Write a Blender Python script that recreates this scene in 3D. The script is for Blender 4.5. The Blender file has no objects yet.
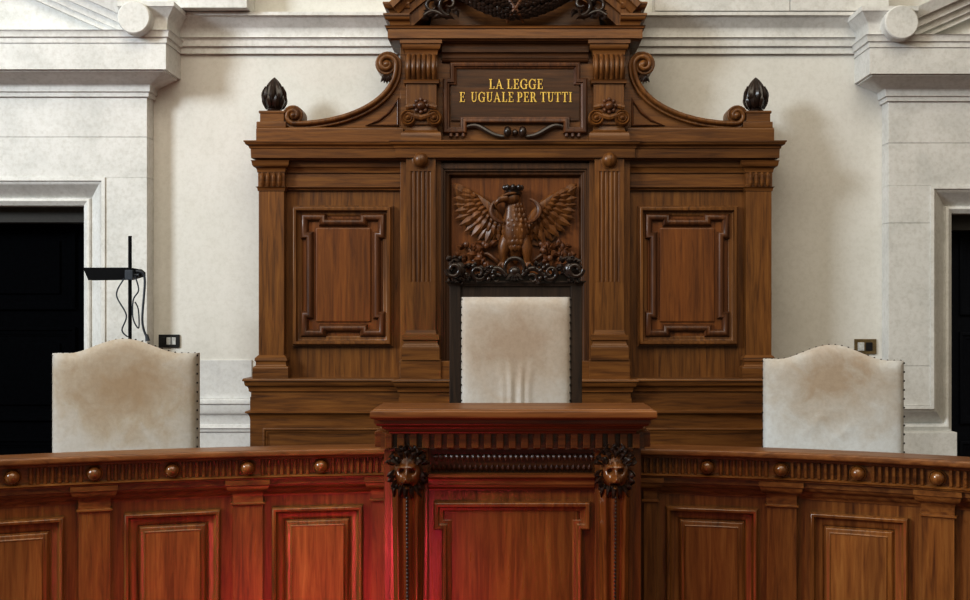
import bpy, bmesh, math, random
from mathutils import Vector, Matrix
random.seed(7)
PI = math.pi
COL = bpy.context.scene.collection
# ------------------------------------------------------------------ survey of the place
F, CX, CY, EYE = 1100.0, 514.0, 310.0, 1.75       # focal length in pixels, principal point, eye height
def X(px, d): return (px - CX) / F * d
def Z(py, d): return EYE - (py - CY) / F * d
def P(px, py, d): return Vector((X(px, d), d, Z(py, d)))
WALL = 6.08        # distance of the recessed wall
PIER = 5.97        # front of the stone piers
DAIS = 0.35        # floor behind the bench

# ------------------------------------------------------------------ materials
def nodes(name):
    m = bpy.data.materials.new(name); m.use_nodes = True
    nt = m.node_tree; b = nt.nodes['Principled BSDF']
    return m, nt, b
def lk(nt, a, b): nt.links.new(a, b)
def ramp(nt, fac, stops):
    r = nt.nodes.new('ShaderNodeValToRGB'); lk(nt, fac, r.inputs['Fac'])
    e = r.color_ramp.elements
    while len(e) < len(stops): e.new(0.5)
    for k, (p, c) in enumerate(stops): e[k].position = p; e[k].color = (*c, 1)
    return r.outputs['Color']
def noise(nt, vec, scale, detail=6, rough=0.55, dist=0.0):
    n = nt.nodes.new('ShaderNodeTexNoise'); n.inputs['Scale'].default_value = scale
    n.inputs['Detail'].default_value = detail; n.inputs['Roughness'].default_value = rough
    n.inputs['Distortion'].default_value = dist
    lk(nt, vec, n.inputs['Vector']); return n.outputs['Fac']
def mapping(nt, scale, loc=(0, 0, 0)):
    t = nt.nodes.new('ShaderNodeTexCoord'); mp = nt.nodes.new('ShaderNodeMapping')
    mp.inputs['Scale'].default_value = scale; mp.inputs['Location'].default_value = loc
    lk(nt, t.outputs['Object'], mp.inputs['Vector']); return mp.outputs['Vector']
def mixc(nt, fac, a, b, mode='MIX'):
    m = nt.nodes.new('ShaderNodeMix'); m.data_type = 'RGBA'; m.blend_type = mode
    if isinstance(fac, (int, float)): m.inputs[0].default_value = fac
    else: lk(nt, fac, m.inputs[0])
    for k, v in ((6, a), (7, b)):
        if isinstance(v, tuple): m.inputs[k].default_value = (*v, 1)
        else: lk(nt, v, m.inputs[k])
    return m.outputs[2]
def bump(nt, b, h, strength, dist=0.01):
    n = nt.nodes.new('ShaderNodeBump'); n.inputs['Strength'].default_value = strength
    n.inputs['Distance'].default_value = dist; lk(nt, h, n.inputs['Height']); lk(nt, n.outputs['Normal'], b.inputs['Normal'])
def wood(name, dark, mid, light, axis='z', rough=0.36, loc=(0, 0, 0), coat=0.10, spec=0.38):
    m, nt, b = nodes(name)
    sc = {'z': (34, 34, 2.2), 'x': (2.2, 34, 34)}[axis]
    v = mapping(nt, sc, loc)
    g = noise(nt, v, 1.6, 9, 0.62, 0.6)
    v2 = mapping(nt, tuple(c * 0.09 for c in sc), loc)
    g2 = noise(nt, v2, 2.2, 4, 0.5, 0.3)
    c1 = ramp(nt, g, [(0.26, dark), (0.50, mid), (0.78, light)])
    c2 = ramp(nt, g2, [(0.30, (0.60, 0.56, 0.52)), (0.50, (0.95, 0.95, 0.95)), (0.72, (1.2, 1.17, 1.1))])
    c = mixc(nt, 0.85, c1, c2, 'MULTIPLY')
    lk(nt, c, b.inputs['Base Color'])
    r = nt.nodes.new('ShaderNodeMapRange'); lk(nt, g, r.inputs['Value'])
    r.inputs['To Min'].default_value = rough + 0.12; r.inputs['To Max'].default_value = rough - 0.06
    lk(nt, r.outputs['Result'], b.inputs['Roughness'])
    b.inputs['Coat Weight'].default_value = coat; b.inputs['Coat Roughness'].default_value = 0.22
    b.inputs['Specular IOR Level'].default_value = spec
    bump(nt, b, g, 0.18, 0.004)
    return m
def stone(name, c0, c1, c2, rough=0.7, scale=3.0, vein=0.5):
    m, nt, b = nodes(name)
    v = mapping(nt, (1, 1, 1))
    big = noise(nt, v, scale, 8, 0.65, 0.4)
    fine = noise(nt, v, 42, 6, 0.7)
    c = ramp(nt, big, [(0.3, c0), (0.52, c1), (0.75, c2)])
    f = ramp(nt, fine, [(0.34, (0.86, 0.85, 0.83)), (0.55, (1, 1, 1)), (0.78, (1.03, 1.03, 1.03))])
    cc = mixc(nt, vein, c, f, 'MULTIPLY')
    lk(nt, cc, b.inputs['Base Color']); b.inputs['Roughness'].default_value = rough
    bump(nt, b, fine, 0.12, 0.004)
    return m
def plain(name, col, rough=0.5, metal=0.0, coat=0.0, nscale=60, amp=0.25):
    m, nt, b = nodes(name)
    v = mapping(nt, (1, 1, 1)); n = noise(nt, v, nscale, 3)
    lo = tuple(c * (1 - amp) for c in col); hi = tuple(min(1, c * (1 + amp)) for c in col)
    lk(nt, ramp(nt, n, [(0.3, lo), (0.7, hi)]), b.inputs['Base Color'])
    b.inputs['Roughness'].default_value = rough; b.inputs['Metallic'].default_value = metal
    b.inputs['Coat Weight'].default_value = coat
    return m
def leather(name, pale, mid, stain, cz, seed):
    m, nt, b = nodes(name)
    t = nt.nodes.new('ShaderNodeTexCoord')
    mp = nt.nodes.new('ShaderNodeMapping'); lk(nt, t.outputs['Object'], mp.inputs['Vector'])
    mp.inputs['Location'].default_value = (0, 0, -cz); 
    gr = nt.nodes.new('ShaderNodeVectorMath'); gr.operation = 'LENGTH'
    sc = nt.nodes.new('ShaderNodeVectorMath'); sc.operation = 'MULTIPLY'
    lk(nt, mp.outputs['Vector'], sc.inputs[0]); sc.inputs[1].default_value = (3.0, 0.0, 4.6)
    lk(nt, sc.outputs[0], gr.inputs[0])
    v = mapping(nt, (1, 1, 1), (seed, seed * 2, 0))
    n1 = noise(nt, v, 9, 6, 0.6, 0.5); n2 = noise(nt, v, 55, 5, 0.7)
    a = nt.nodes.new('ShaderNodeMath'); a.operation = 'MULTIPLY_ADD'
    lk(nt, n1, a.inputs[0]); a.inputs[1].default_value = 1.5; lk(nt, gr.outputs['Value'], a.inputs[2])
    s = nt.nodes.new('ShaderNodeMath'); s.operation = 'MULTIPLY'; lk(nt, a.outputs[0], s.inputs[0]); s.inputs[1].default_value = 0.42
    c = ramp(nt, s.outputs[0], [(0.40, stain), (0.64, mid), (0.88, pale)])
    f = ramp(nt, n2, [(0.3, (0.84, 0.82, 0.80)), (0.6, (1.0, 1.0, 1.0))])
    lk(nt, mixc(nt, 0.7, c, f, 'MULTIPLY'), b.inputs['Base Color'])
    b.inputs['Roughness'].default_value = 0.62
    b.inputs['Sheen Weight'].default_value = 0.25
    bump(nt, b, n2, 0.2, 0.004)
    return m

BW = dict(dark=(0.050, 0.016, 0.0035), mid=(0.155, 0.060, 0.0135), light=(0.250, 0.108, 0.027))
DW = dict(dark=(0.062, 0.018, 0.0030), mid=(0.195, 0.073, 0.0155), light=(0.32, 0.145, 0.037))
M = {}
M['wood_v'] = wood('walnut_upright_grain', **BW)
M['wood_h'] = wood('walnut_level_grain', **BW, axis='x')
M['wood_panel'] = wood('walnut_panel', (0.070, 0.020, 0.0045), (0.165, 0.054, 0.012), (0.245, 0.090, 0.022), loc=(3, 1, 2))
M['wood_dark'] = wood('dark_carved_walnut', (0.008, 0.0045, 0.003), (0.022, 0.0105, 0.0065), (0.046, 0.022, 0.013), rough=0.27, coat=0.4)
M['wood_carved'] = wood('carved_walnut', (0.030, 0.009, 0.003), (0.095, 0.031, 0.008), (0.18, 0.066, 0.018), rough=0.42, coat=0.2)
M['lion_wood'] = wood('polished_carved_mahogany', (0.055, 0.016, 0.004), (0.16, 0.056, 0.013), (0.27, 0.115, 0.032), rough=0.24, coat=0.6, spec=0.5)
M['wood_eagle'] = wood('golden_carved_walnut', (0.045, 0.014, 0.0035), (0.135, 0.048, 0.010), (0.25, 0.10, 0.024), rough=0.42, coat=0.15)
M['wood_shade'] = wood('shade_and_dirt_walnut', (0.022, 0.0075, 0.0025), (0.066, 0.025, 0.0075), (0.115, 0.046, 0.014), rough=0.4)  # recess shade and varnish dirt both put into this colour
M['wood_shade_h'] = wood('shade_and_dirt_walnut_level', (0.022, 0.0075, 0.0025), (0.066, 0.025, 0.0075), (0.115, 0.046, 0.014), axis='x', rough=0.4)  # level copy: recess shade in its colour, plain dark wood on the motto panel
M['chair_wood'] = wood('blackened_chair_wood', (0.010, 0.006, 0.0045), (0.030, 0.018, 0.012), (0.055, 0.034, 0.022), rough=0.42)
M['bench_v'] = wood('mahogany_upright_grain', **DW, rough=0.27, coat=0.25, spec=0.5)
M['bench_gloss'] = wood('polished_mahogany', **DW, rough=0.20, coat=0.6, spec=0.5)
M['bench_h'] = wood('mahogany_level_grain', **DW, axis='x', rough=0.27, coat=0.25, spec=0.5)
M['bench_top'] = wood('worn_mahogany_top', (0.085, 0.026, 0.006), (0.20, 0.076, 0.020), (0.30, 0.13, 0.04), axis='x', rough=0.33)
RW = dict(dark=(0.050, 0.012, 0.0022), mid=(0.150, 0.046, 0.0090), light=(0.25, 0.094, 0.022))  # desk mahogany made darker and redder; red glow put into the colour
M['desk_v'] = wood('red_glow_mahogany_upright_grain', **RW, rough=0.25, coat=0.3, spec=0.5)
M['desk_h'] = wood('red_glow_mahogany_level_grain', **RW, axis='x', rough=0.25, coat=0.3, spec=0.5)
M['desk_gloss'] = wood('polished_red_glow_mahogany', **RW, rough=0.2, coat=0.6, spec=0.5)
M['desk_panel'] = wood('red_glow_mahogany_panel', (0.075, 0.020, 0.0035), (0.165, 0.054, 0.0105), (0.26, 0.105, 0.025), rough=0.27, coat=0.3, loc=(2, 4, 1))
M['bench_dark'] = wood('dark_mahogany', (0.018, 0.004, 0.001), (0.050, 0.013, 0.003), (0.095, 0.030, 0.007), axis='x', rough=0.34)
M['bench_panel'] = wood('mahogany_panel', (0.11, 0.034, 0.006), (0.245, 0.095, 0.021), (0.37, 0.175, 0.048), loc=(1, 4, 2))
M['plaster'] = stone('cream_wall_plaster', (0.63, 0.615, 0.57), (0.705, 0.69, 0.65), (0.745, 0.73, 0.70), 0.75, 1.2, 0.5)
M['stone'] = stone('pale_grey_stone', (0.60, 0.60, 0.58), (0.70, 0.695, 0.675), (0.76, 0.755, 0.74), 0.6, 5.0, 0.9)
M['dado'] = stone('dado_stone', (0.56, 0.56, 0.56), (0.66, 0.66, 0.65), (0.72, 0.72, 0.71), 0.6, 3.0, 0.8)
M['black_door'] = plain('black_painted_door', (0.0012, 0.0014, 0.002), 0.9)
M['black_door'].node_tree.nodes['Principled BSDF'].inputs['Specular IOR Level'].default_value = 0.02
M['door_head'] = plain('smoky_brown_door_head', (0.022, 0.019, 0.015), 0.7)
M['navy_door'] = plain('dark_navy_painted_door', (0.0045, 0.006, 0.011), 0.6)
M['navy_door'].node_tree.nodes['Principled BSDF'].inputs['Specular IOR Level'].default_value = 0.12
M['leather_a'] = leather('worn_cream_suede_left', (0.50, 0.475, 0.44), (0.42, 0.35, 0.27), (0.34, 0.245, 0.155), 1.43 - DAIS, 1.0)
M['leather_b'] = leather('worn_cream_suede_right', (0.60, 0.61, 0.61), (0.50, 0.46, 0.41), (0.40, 0.31, 0.225), 1.45 - DAIS, 4.0)
M['leather_c'] = leather('worn_cream_suede_throne', (0.56, 0.53, 0.50), (0.50, 0.43, 0.365), (0.42, 0.325, 0.25), 1.60 - DAIS, 7.0)
M['nail'] = plain('dark_bronze_nail', (0.03, 0.024, 0.02), 0.35, 0.8)
M['gold'] = plain('gilded_letters', (0.80, 0.55, 0.14), 0.38, 0.75, nscale=90, amp=0.3)
M['black_metal'] = plain('black_metal', (0.005, 0.006, 0.009), 0.45)
M['cable'] = plain('dark_blue_grey_cable', (0.030, 0.038, 0.052), 0.5)
M['brass'] = plain('aged_brass_plate', (0.20, 0.145, 0.07), 0.45, 0.6)
M['black_device'] = plain('matt_black_case', (0.004, 0.004, 0.005), 0.7)
for k_ in ('black_device',): M[k_].node_tree.nodes['Principled BSDF'].inputs['Specular IOR Level'].default_value = 0.1
M['black_plastic'] = plain('black_plastic', (0.005, 0.005, 0.006), 0.45)
M['grey_plastic'] = plain('pale_grey_plastic', (0.50, 0.51, 0.50), 0.4)
M['carpet'] = plain('red_carpet', (0.055, 0.006, 0.007), 0.9, nscale=220, amp=0.4)
M['dais'] = wood('dais_boards', (0.05, 0.02, 0.008), (0.11, 0.05, 0.02), (0.17, 0.08, 0.035), axis='x')

# ------------------------------------------------------------------ object helpers
ORG = {}
def tag(o, label=None, cat=None, group=None, kind=None):
    for k, v in (('label', label), ('category', cat), ('group', group), ('kind', kind)):
        if v: o[k] = v
    return o
def thing(name, loc, label, cat, group=None):
    o = bpy.data.objects.new(name, None); COL.objects.link(o); o.location = loc
    o.empty_display_size = 0.1
    ORG[o] = Vector(loc)
    return tag(o, label, cat, group)
def obj(name, bm, mat, parent=None, smooth=32, origin=None):
    """one mesh object from world-space geometry; a child is kept relative to its thing's base"""
    org = ORG[parent] if parent is not None else Vector(origin or (0, 0, 0))
    bmesh.ops.remove_doubles(bm, verts=bm.verts, dist=1e-6)
    bmesh.ops.recalc_face_normals(bm, faces=bm.faces)
    bmesh.ops.translate(bm, verts=bm.verts, vec=-org)
    me = bpy.data.meshes.new(name); bm.to_mesh(me); bm.free()
    me.materials.append(M[mat])
    for p in me.polygons: p.use_smooth = True
    me.set_sharp_from_angle(angle=math.radians(smooth))
    o = bpy.data.objects.new(name, me); COL.objects.link(o)
    wn = o.modifiers.new('crisp_faces', 'WEIGHTED_NORMAL'); wn.keep_sharp = True; wn.weight = 90
    if parent is not None: o.parent = parent
    else: o.location = org
    ORG[o] = org
    return o
def struct(name, bm, mat, parent=None, **k):
    o = obj(name, bm, mat, parent, **k)
    if parent is None: o['kind'] = 'structure'
    return o
B = bmesh.new
# ------------------------------------------------------------------ shape helpers
def box(bm, x0, x1, y0, y1, z0, z1, bev=0.0, seg=2):
    x0, x1 = sorted((x0, x1)); y0, y1 = sorted((y0, y1)); z0, z1 = sorted((z0, z1))
    v = [bm.verts.new((x, y, z)) for x in (x0, x1) for y in (y0, y1) for z in (z0, z1)]
    fs = [bm.faces.new([v[i] for i in q]) for q in ((0, 1, 3, 2), (4, 6, 7, 5), (0, 4, 5, 1), (2, 3, 7, 6), (0, 2, 6, 4), (1, 5, 7, 3))]
    if bev > 0:
        es = list({e for f in fs for e in f.edges})
        bmesh.ops.bevel(bm, geom=es, offset=bev, segments=seg, profile=0.5, affect='EDGES')
def loft(bm, rings, closed_path=False, caps=True):
    """rings: lists of Vectors, each a closed loop of equal count"""
    R = [[bm.verts.new(p) for p in r] for r in rings]
    n = len(R[0])
    for i in range(len(R) - (0 if closed_path else 1)):
        a, b = R[i], R[(i + 1) % len(R)]
        for k in range(n):
            try: bm.faces.new((a[k], a[(k + 1) % n], b[(k + 1) % n], b[k]))
            except ValueError: pass
    if caps and not closed_path:
        for r in (R[0], R[-1]):
            try: bm.faces.new(r)
            except ValueError: pass
def sweep(bm, path, prof, mapf, closed=False):
    """path in a plane (u,v); profile (o,h): o to the right of travel, h out of the plane"""
    n = len(path); rings = []
    def nrm(a, b):
        dx, dy = b[0] - a[0], b[1] - a[1]; L = math.hypot(dx, dy) or 1e-9
        return (dy / L, -dx / L)
    for i in range(n):
        ns = []
        if closed or i > 0: ns.append(nrm(path[i - 1], path[i]))
        if closed or i < n - 1: ns.append(nrm(path[i], path[(i + 1) % n]))
        if len(ns) == 2:
            d = 1 + ns[0][0] * ns[1][0] + ns[0][1] * ns[1][1]
            d = max(d, 0.25)
            m = ((ns[0][0] + ns[1][0]) / d, (ns[0][1] + ns[1][1]) / d)
        else: m = ns[0]
        rings.append([Vector(mapf(path[i][0] + o * m[0], path[i][1] + o * m[1], h)) for o, h in prof])
    loft(bm, rings, closed_path=closed)
PLAN = lambda u, v, h: (u, v, h)
def FRONT(y): return lambda u, v, h: (u, y - h, v)
def prof(start, *cmds, seg=5):
    """l: straight, a: arc leaving along o, b: arc leaving along h, s: ogee"""
    pts = [start]
    for c, o1, h1 in cmds:
        o0, h0 = pts[-1]
        if c == 'l': pts.append((o1, h1)); continue
        if c == 's':
            om, hm = (o0 + o1) / 2, (h0 + h1) / 2
            parts = (('b', om, hm), ('a', o1, h1))
        elif c == 't':
            om, hm = (o0 + o1) / 2, (h0 + h1) / 2
            parts = (('a', om, hm), ('b', o1, h1))
        else: parts = ((c, o1, h1),)
        for cc, oo, hh in parts:
            o0, h0 = pts[-1]
            for k in range(1, seg + 1):
                t = k / seg * PI / 2
                if cc == 'a': pts.append((o0 + (oo - o0) * math.sin(t), h0 + (hh - h0) * (1 - math.cos(t))))
                else: pts.append((o0 + (oo - o0) * (1 - math.cos(t)), h0 + (hh - h0) * math.sin(t)))
    return pts
def halfround(w, h, seg=8, back=0.004):
    p = [(-w / 2, -back)] + [(-w / 2 * math.cos(PI * k / seg), h * math.sin(PI * k / seg)) for k in range(seg + 1)] + [(w / 2, -back)]
    return p
def framep(w, h, back=0.006):
    """picture-frame moulding: outer fillet, ogee falling inward (o<0)"""
    return prof((0, -back), ('l', 0, h * 0.75), ('b', -w * 0.16, h), ('l', -w * 0.34, h), ('l', -w * 0.36, h * 0.8), ('s', -w * 0.85, h * 0.25), ('l', -w, h * 0.22), ('l', -w, -back))
def prism(bm, pts, mapf, h0, h1):
    loft(bm, [[Vector(mapf(u, v, h0)) for u, v in pts], [Vector(mapf(u, v, h1)) for u, v in pts]])
def lathe(bm, pr, c, axis='z', seg=20):
    c = Vector(c); rings = []
    for r, t in pr:
        ring = []
        for k in range(seg):
            a = 2 * PI * k / seg; u, v = max(r, 1e-5) * math.cos(a), max(r, 1e-5) * math.sin(a)
            ring.append(c + Vector((u, v, t) if axis == 'z' else (u, -t, v)))
        rings.append(ring)
    loft(bm, rings)
def tube(bm, pts, rad, seg=8, flat=1.0):
    pts = [Vector(p) for p in pts]; n = len(pts); rings = []
    if not isinstance(rad, (list, tuple)): rad = [rad] * n
    up = None
    for i in range(n):
        t = (pts[min(i + 1, n - 1)] - pts[max(i - 1, 0)])
        t = t.normalized() if t.length > 1e-9 else Vector((0, 0, 1))
        if up is None:
            up = Vector((0, -1, 0)) if abs(t.y) < 0.9 else Vector((1, 0, 0))
        up = (up - t * up.dot(t)).normalized(); s = t.cross(up)
        rings.append([pts[i] + (up * math.cos(2 * PI * k / seg) * flat + s * math.sin(2 * PI * k / seg)) * rad[i] for k in range(seg)])
    loft(bm, rings)
def blob(bm, c, r, seg=10, rot=None, ring=None):
    g = bmesh.ops.create_uvsphere(bm, u_segments=seg, v_segments=ring or max(5, seg // 2 + 1), radius=1.0)
    mt = Matrix.Translation(Vector(c)) @ ((rot or Matrix.Identity(3)).to_4x4()) @ Matrix.Diagonal((*r, 1))
    bmesh.ops.transform(bm, matrix=mt, verts=g['verts'])
def leaf(bm, a, b, w, nrm=(0, -1, 0), th=0.008, bend=0.0, fat=0.55, n=6):
    """a carved leaf or feather: closed, ridged, from a to b, w wide"""
    a, b, nrm = Vector(a), Vector(b), Vector(nrm).normalized()
    t = (b - a); L = t.length; t.normalize(); s = t.cross(nrm).normalized()
    rings = []
    for i in range(n + 1):
        q = i / n
        wq = w / 2 * max(0.06, math.sin(PI * min(1, q ** fat * 0.97 + 0.03)) ** 0.8)
        c = a + t * L * q + s * bend * L * math.sin(PI * q) + nrm * th * 0.9 * math.sin(PI * q)
        rings.append([c - s * wq, c + nrm * th * (0.35 + 0.65 * math.sin(PI * min(q + 0.1, 1))), c + s * wq, c - nrm * th * 0.6])
    loft(bm, rings)
def bez(p0, p1, p2, p3, n=14):
    out = []
    for i in range(n + 1):
        t = i / n; a = (1 - t) ** 3; b = 3 * (1 - t) ** 2 * t; c = 3 * (1 - t) * t * t; d = t ** 3
        out.append(tuple(a * p0[k] + b * p1[k] + c * p2[k] + d * p3[k] for k in range(len(p0))))
    return out
def spiral(c, a0, a1, r0, r1, n=26):
    return [(c[0] + (r0 + (r1 - r0) * i / n) * math.cos(a0 + (a1 - a0) * i / n), c[1] + (r0 + (r1 - r0) * i / n) * math.sin(a0 + (a1 - a0) * i / n)) for i in range(n + 1)]
def copy_part(o, parent, loc=(0, 0, 0)):
    c = o.copy(); COL.objects.link(c); c.parent = parent; c.location = loc; ORG[c] = ORG[parent] + Vector(loc)
    return c

# ================================================================== THE SETTING
def ph(py, d): return Z(py, d)
DIN = PIER + 0.075
LX0, LX1 = -3.95, X(84, DIN)                     # left opening
RX0, RX1 = X(951.5, DIN), 3.99                    # right opening
LTOP, RTOP = Z(205.5, DIN), Z(213.5, DIN)
LPE, RPE = X(147, PIER), X(888.5, PIER)            # inner edges of the piers
bm = B()                                           # recessed back wall with two openings
T = WALL + 0.45
box(bm, LX1, RX0, WALL, T, 0, 5.0)
box(bm, LX0, LX1, WALL, T, LTOP, 5.0); box(bm, RX0, RX1, WALL, T, RTOP, 5.0)
box(bm, -5.2, LX0, WALL, T, 0, 5.0); box(bm, RX1, 5.2, WALL, T, 0, 5.0)
struct('wall_back', bm, 'plaster')
bm = B(); box(bm, -5.2, 5.2, -3.0, T + 0.6, -0.1, 0.0); struct('floor', bm, 'carpet')
bm = B(); box(bm, -5.0, 5.0, 4.42, T, 0.0, DAIS); struct('floor_dais', bm, 'dais')

CW = 0.145
def pier(name, xa, xb, ox0, ox1, otop, joints, zlow):
    """stone facing around a doorway: courses of blocks; the surround is sunk into them"""
    bm = B()
    lo, hi = min(xa, xb), max(xa, xb)
    a0, a1, at = ox0 - CW, ox1 + CW, otop + CW
    top = Z(40, PIER)
    zs = [zlow] + joints + [top]
    for z0, z1 in zip(zs[:-1], zs[1:]):
        z0 += 0.0008; z1 -= 0.0008
        zc = min(z1, at)
        if z0 < at:
            box(bm, lo, a0, PIER, WALL, z0, zc, 0.002); box(bm, a1, hi, PIER, WALL, z0, zc, 0.002)
        if z1 > at: box(bm, lo, hi, PIER, WALL, max(z0, at), z1, 0.002)
    box(bm, lo + 0.004, a0, PIER + 0.006, WALL, zlow, top); box(bm, a1, hi - 0.004, PIER + 0.006, WALL, zlow, top)
    box(bm, lo + 0.004, a0, PIER + 0.095, WALL, DAIS, zlow + 0.01); box(bm, a1, hi - 0.004, PIER + 0.095, WALL, DAIS, zlow + 0.01)
    box(bm, lo + 0.004, hi - 0.004, PIER + 0.006, WALL, at, top)
    # plinth course below the dado line, running up to the opening
    box(bm, lo - 0.0, ox0, PIER - 0.004, WALL, DAIS, zlow - CW, 0.003); box(bm, ox1, hi, PIER - 0.004, WALL, DAIS, zlow - CW, 0.003)
    box(bm, a0 - 0.01, ox0, PIER + 0.095, WALL, DAIS, at); box(bm, ox1, a1 + 0.01, PIER + 0.095, WALL, DAIS, at); box(bm, ox0 - 0.01, ox1 + 0.01, PIER + 0.095, WALL, otop, at + 0.01)
    return struct(name, bm, 'stone')
pier('trim_1', -5.0, LPE, LX0, LX1, LTOP, [Z(137, PIER)], Z(398.5, PIER))
pier('trim_2', RPE, 5.0, RX0, RX1, RTOP, [Z(366, PIER), Z(223, PIER), Z(143, PIER)], Z(405.5, PIER))

# door surrounds: the hollow moulding runs down the opening, then turns away along the dado
def casing(ox, s, otop, zlow, xend, xfar):
    bm = B()
    pr = prof((0, -0.10), ('l', 0, 0.007), ('l', -0.018, 0.009), ('l', -0.022, 0.000), ('l', -0.028, -0.002), ('l', -0.040, -0.010), ('l', -0.104, -0.078), ('l', -0.108, -0.066), ('b', -0.122, -0.058), ('l', -0.145, -0.075), ('l', -0.145, -0.105))
    xo = ox - s * CW; zt = otop + CW
    sweep(bm, [(xend, zlow), (xo, zlow), (xo, zt), (xfar, zt)], [(-o * 1.0, h) for o, h in pr] if s > 0 else [(o, h) for o, h in pr], FRONT(PIER))
    return bm
bm = casing(LX1, -1, LTOP, Z(398.5, PIER), LPE, LX0 - CW); struct('trim_3', bm, 'stone')
bm = casing(RX0, +1, RTOP, Z(405.5, PIER), RPE, RX1 + CW); struct('trim_4', bm, 'stone')
# wall dado moulding between piers and backboard
for nm, xa, xb, py in (('trim_5', LPE, X(252, WALL), 398.5), ('trim_6', X(776, WALL), RPE, 405)):
    bm = B(); z1 = Z(py, WALL); z0 = z1 - CW * 1.25
    pr = prof((0, z0), ('l', 0.022, z0), ('b', 0.030, z0 + 0.02), ('l', 0.022, z0 + 0.035), ('l', 0.012, z0 + 0.04), ('s', 0.034, z1 - 0.03), ('l', 0.042, z1 - 0.026), ('b', 0.036, z1), ('l', 0, z1))
    sweep(bm, [(xa, WALL), (xb, WALL)], pr, PLAN)
    struct(nm, bm, 'dado')
    bm = B(); box(bm, xa, xb, WALL - 0.008, WALL, z1, Z(py - 38.5, WALL), 0.002); box(bm, xa, xb, WALL - 0.014, WALL, DAIS, z0, 0.002)
    struct(nm.replace('5', '7').replace('6', '8'), bm, 'dado')

# entablatures over the doors and the cornice that runs along the wall
def cornice_prof(z0, z1, z2, p0, p1):
    return prof((0, z0), ('l', p0 * 0.4, z0), ('l', p0 * 0.4, z0 + (z1 - z0) * 0.42), ('l', p0 * 0.7, z0 + (z1 - z0) * 0.46),
                ('l', p0 * 0.7, z0 + (z1 - z0) * 0.78), ('b', p0, z1), ('l', p0 - 0.012, z1 + 0.003), ('b', p0 + 0.004, z1 + (z2 - z1) * 0.45), ('l', p1 * 0.86, z2 - 0.022), ('l', p1, z2 - 0.018), ('l', p1, z2), ('l', 0, z2))
ENT = 0.15   # projection of the door entablature slab
def entablature(name, edge, s, dy):
    """s=+1: the wall lies to the right of this pier's edge (left doorway)"""
    bm = B()
    far = -5.0 if s > 0 else 5.0
    zb = Z(97 + dy, PIER); zt = Z(70 + dy, PIER - 0.13); zs = Z(43 + dy, PIER - ENT); 
    def path(ex=0.0):
        p = [(far, PIER), (edge, PIER), (edge, WALL)]
        return p if s > 0 else [(edge, WALL), (edge, PIER), (far, PIER)]
    # bed mouldings: two fillets, then a hollow rising to the slab soffit
    pr = prof((-0.01, zb), ('l', 0.012, zb), ('l', 0.012, zb + 0.022), ('l', 0.022, zb + 0.026), ('l', 0.022, zb + 0.048), ('b', 0.034, zb + 0.048 + (zt - zb - 0.048) * 0.25), ('l', 0.124, zt - 0.010), ('l', 0.134, zt - 0.008), ('l', 0.134, zt + 0.004), ('l', -0.01, zt + 0.004))
    sweep(bm, path(), pr, PLAN)
    # slab (corona)
    pr = prof((-0.01, zt), ('l', ENT, zt), ('l', ENT, zs), ('l', -0.01, zs))
    sweep(bm, path(), pr, PLAN)
    # crowning cornice with the projections of the wall cornice
    z1 = Z(31 + dy, PIER - ENT); z2 = Z(1 + dy, PIER - ENT - 0.07)
    pr = prof((-0.01, zs), ('l', ENT + 0.006, zs), ('l', ENT + 0.006, zs + 0.026), ('l', ENT + 0.016, zs + 0.03), ('b', ENT + 0.028, z1), ('l', ENT + 0.008, z1 + 0.002), ('b', ENT + 0.020, z1 + (z2 - z1) * 0.5), ('l', ENT + 0.052, z2 - 0.03), ('l', ENT + 0.062, z2 - 0.024), ('l', ENT + 0.062, z2), ('l', -0.01, z2))
    # the crown is only present beside the pediment roll
    roll = edge - s * 0.085
    pth = [(roll, PIER), (edge, PIER), (edge, WALL)] if s > 0 else [(edge, WALL), (edge, PIER), (roll, PIER)]
    sweep(bm, pth, pr, PLAN)
    pr = prof((-0.01, zs), ('l', ENT + 0.006, zs), ('l', ENT + 0.006, zs + 0.026), ('l', ENT + 0.016, zs + 0.03), ('b', ENT + 0.028, z1), ('l', ENT - 0.02, z1 + 0.01), ('l', -0.01, z1 + 0.01))
    pth = [(far, PIER), (roll, PIER)] if s > 0 else [(roll, PIER), (far, PIER)]
    sweep(bm, pth, pr, PLAN)
    struct(name, bm, 'stone')
entablature('trim_9', LPE, 1, 0)
entablature('trim_10', RPE, -1, 4.5)
def pediment(name, s, cpx, cpy, r_px):
    """raking bars that end in a round roll beside the crown"""
    d = PIER - 0.235; c = P(cpx, cpy, d)
    R = r_px / F * d
    bm = B()
    lathe(bm, [(0, 0.0), (R - 0.006, 0.0), (R, -0.006), (R, -0.075), (0, -0.075)], (c.x, d, c.z), 'y', 40)
    roll = struct(name, bm, 'stone')
    # raking cornice: three stepped bands rising away from the roll
    bm = B(); ang = math.radians(24)
    L = 2.2
    a = (c.x - s * 0.02, c.z - R * 0.25); b = (a[0] - s * L * math.cos(ang), a[1] + L * math.sin(ang))
    path = [a, b] if s < 0 else [b, a]
    k = 1
    pr = [(0.085, -0.05), (0.085, 0.02), (0.055, 0.02), (0.055, 0.042), (0.02, 0.046), (0.02, 0.072), (-0.02, 0.078), (-0.02, 0.105), (-0.075, 0.125), (-0.075, -0.05)]
    sweep(bm, path, pr, FRONT(PIER - 0.06))
    # tympanum slab behind
    prism(bm, [(a[0], Z(44, PIER)), (a[0], a[1]), (b[0], b[1]), (b[0], Z(44, PIER))], FRONT(PIER), -0.05, 0.03)
    struct(name.replace('trim_1', 'trim_2'), bm, 'stone')
pediment('trim_11', 1, 133.5, 17, 16.5)
pediment('trim_12', -1, 902, 22, 17)
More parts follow.
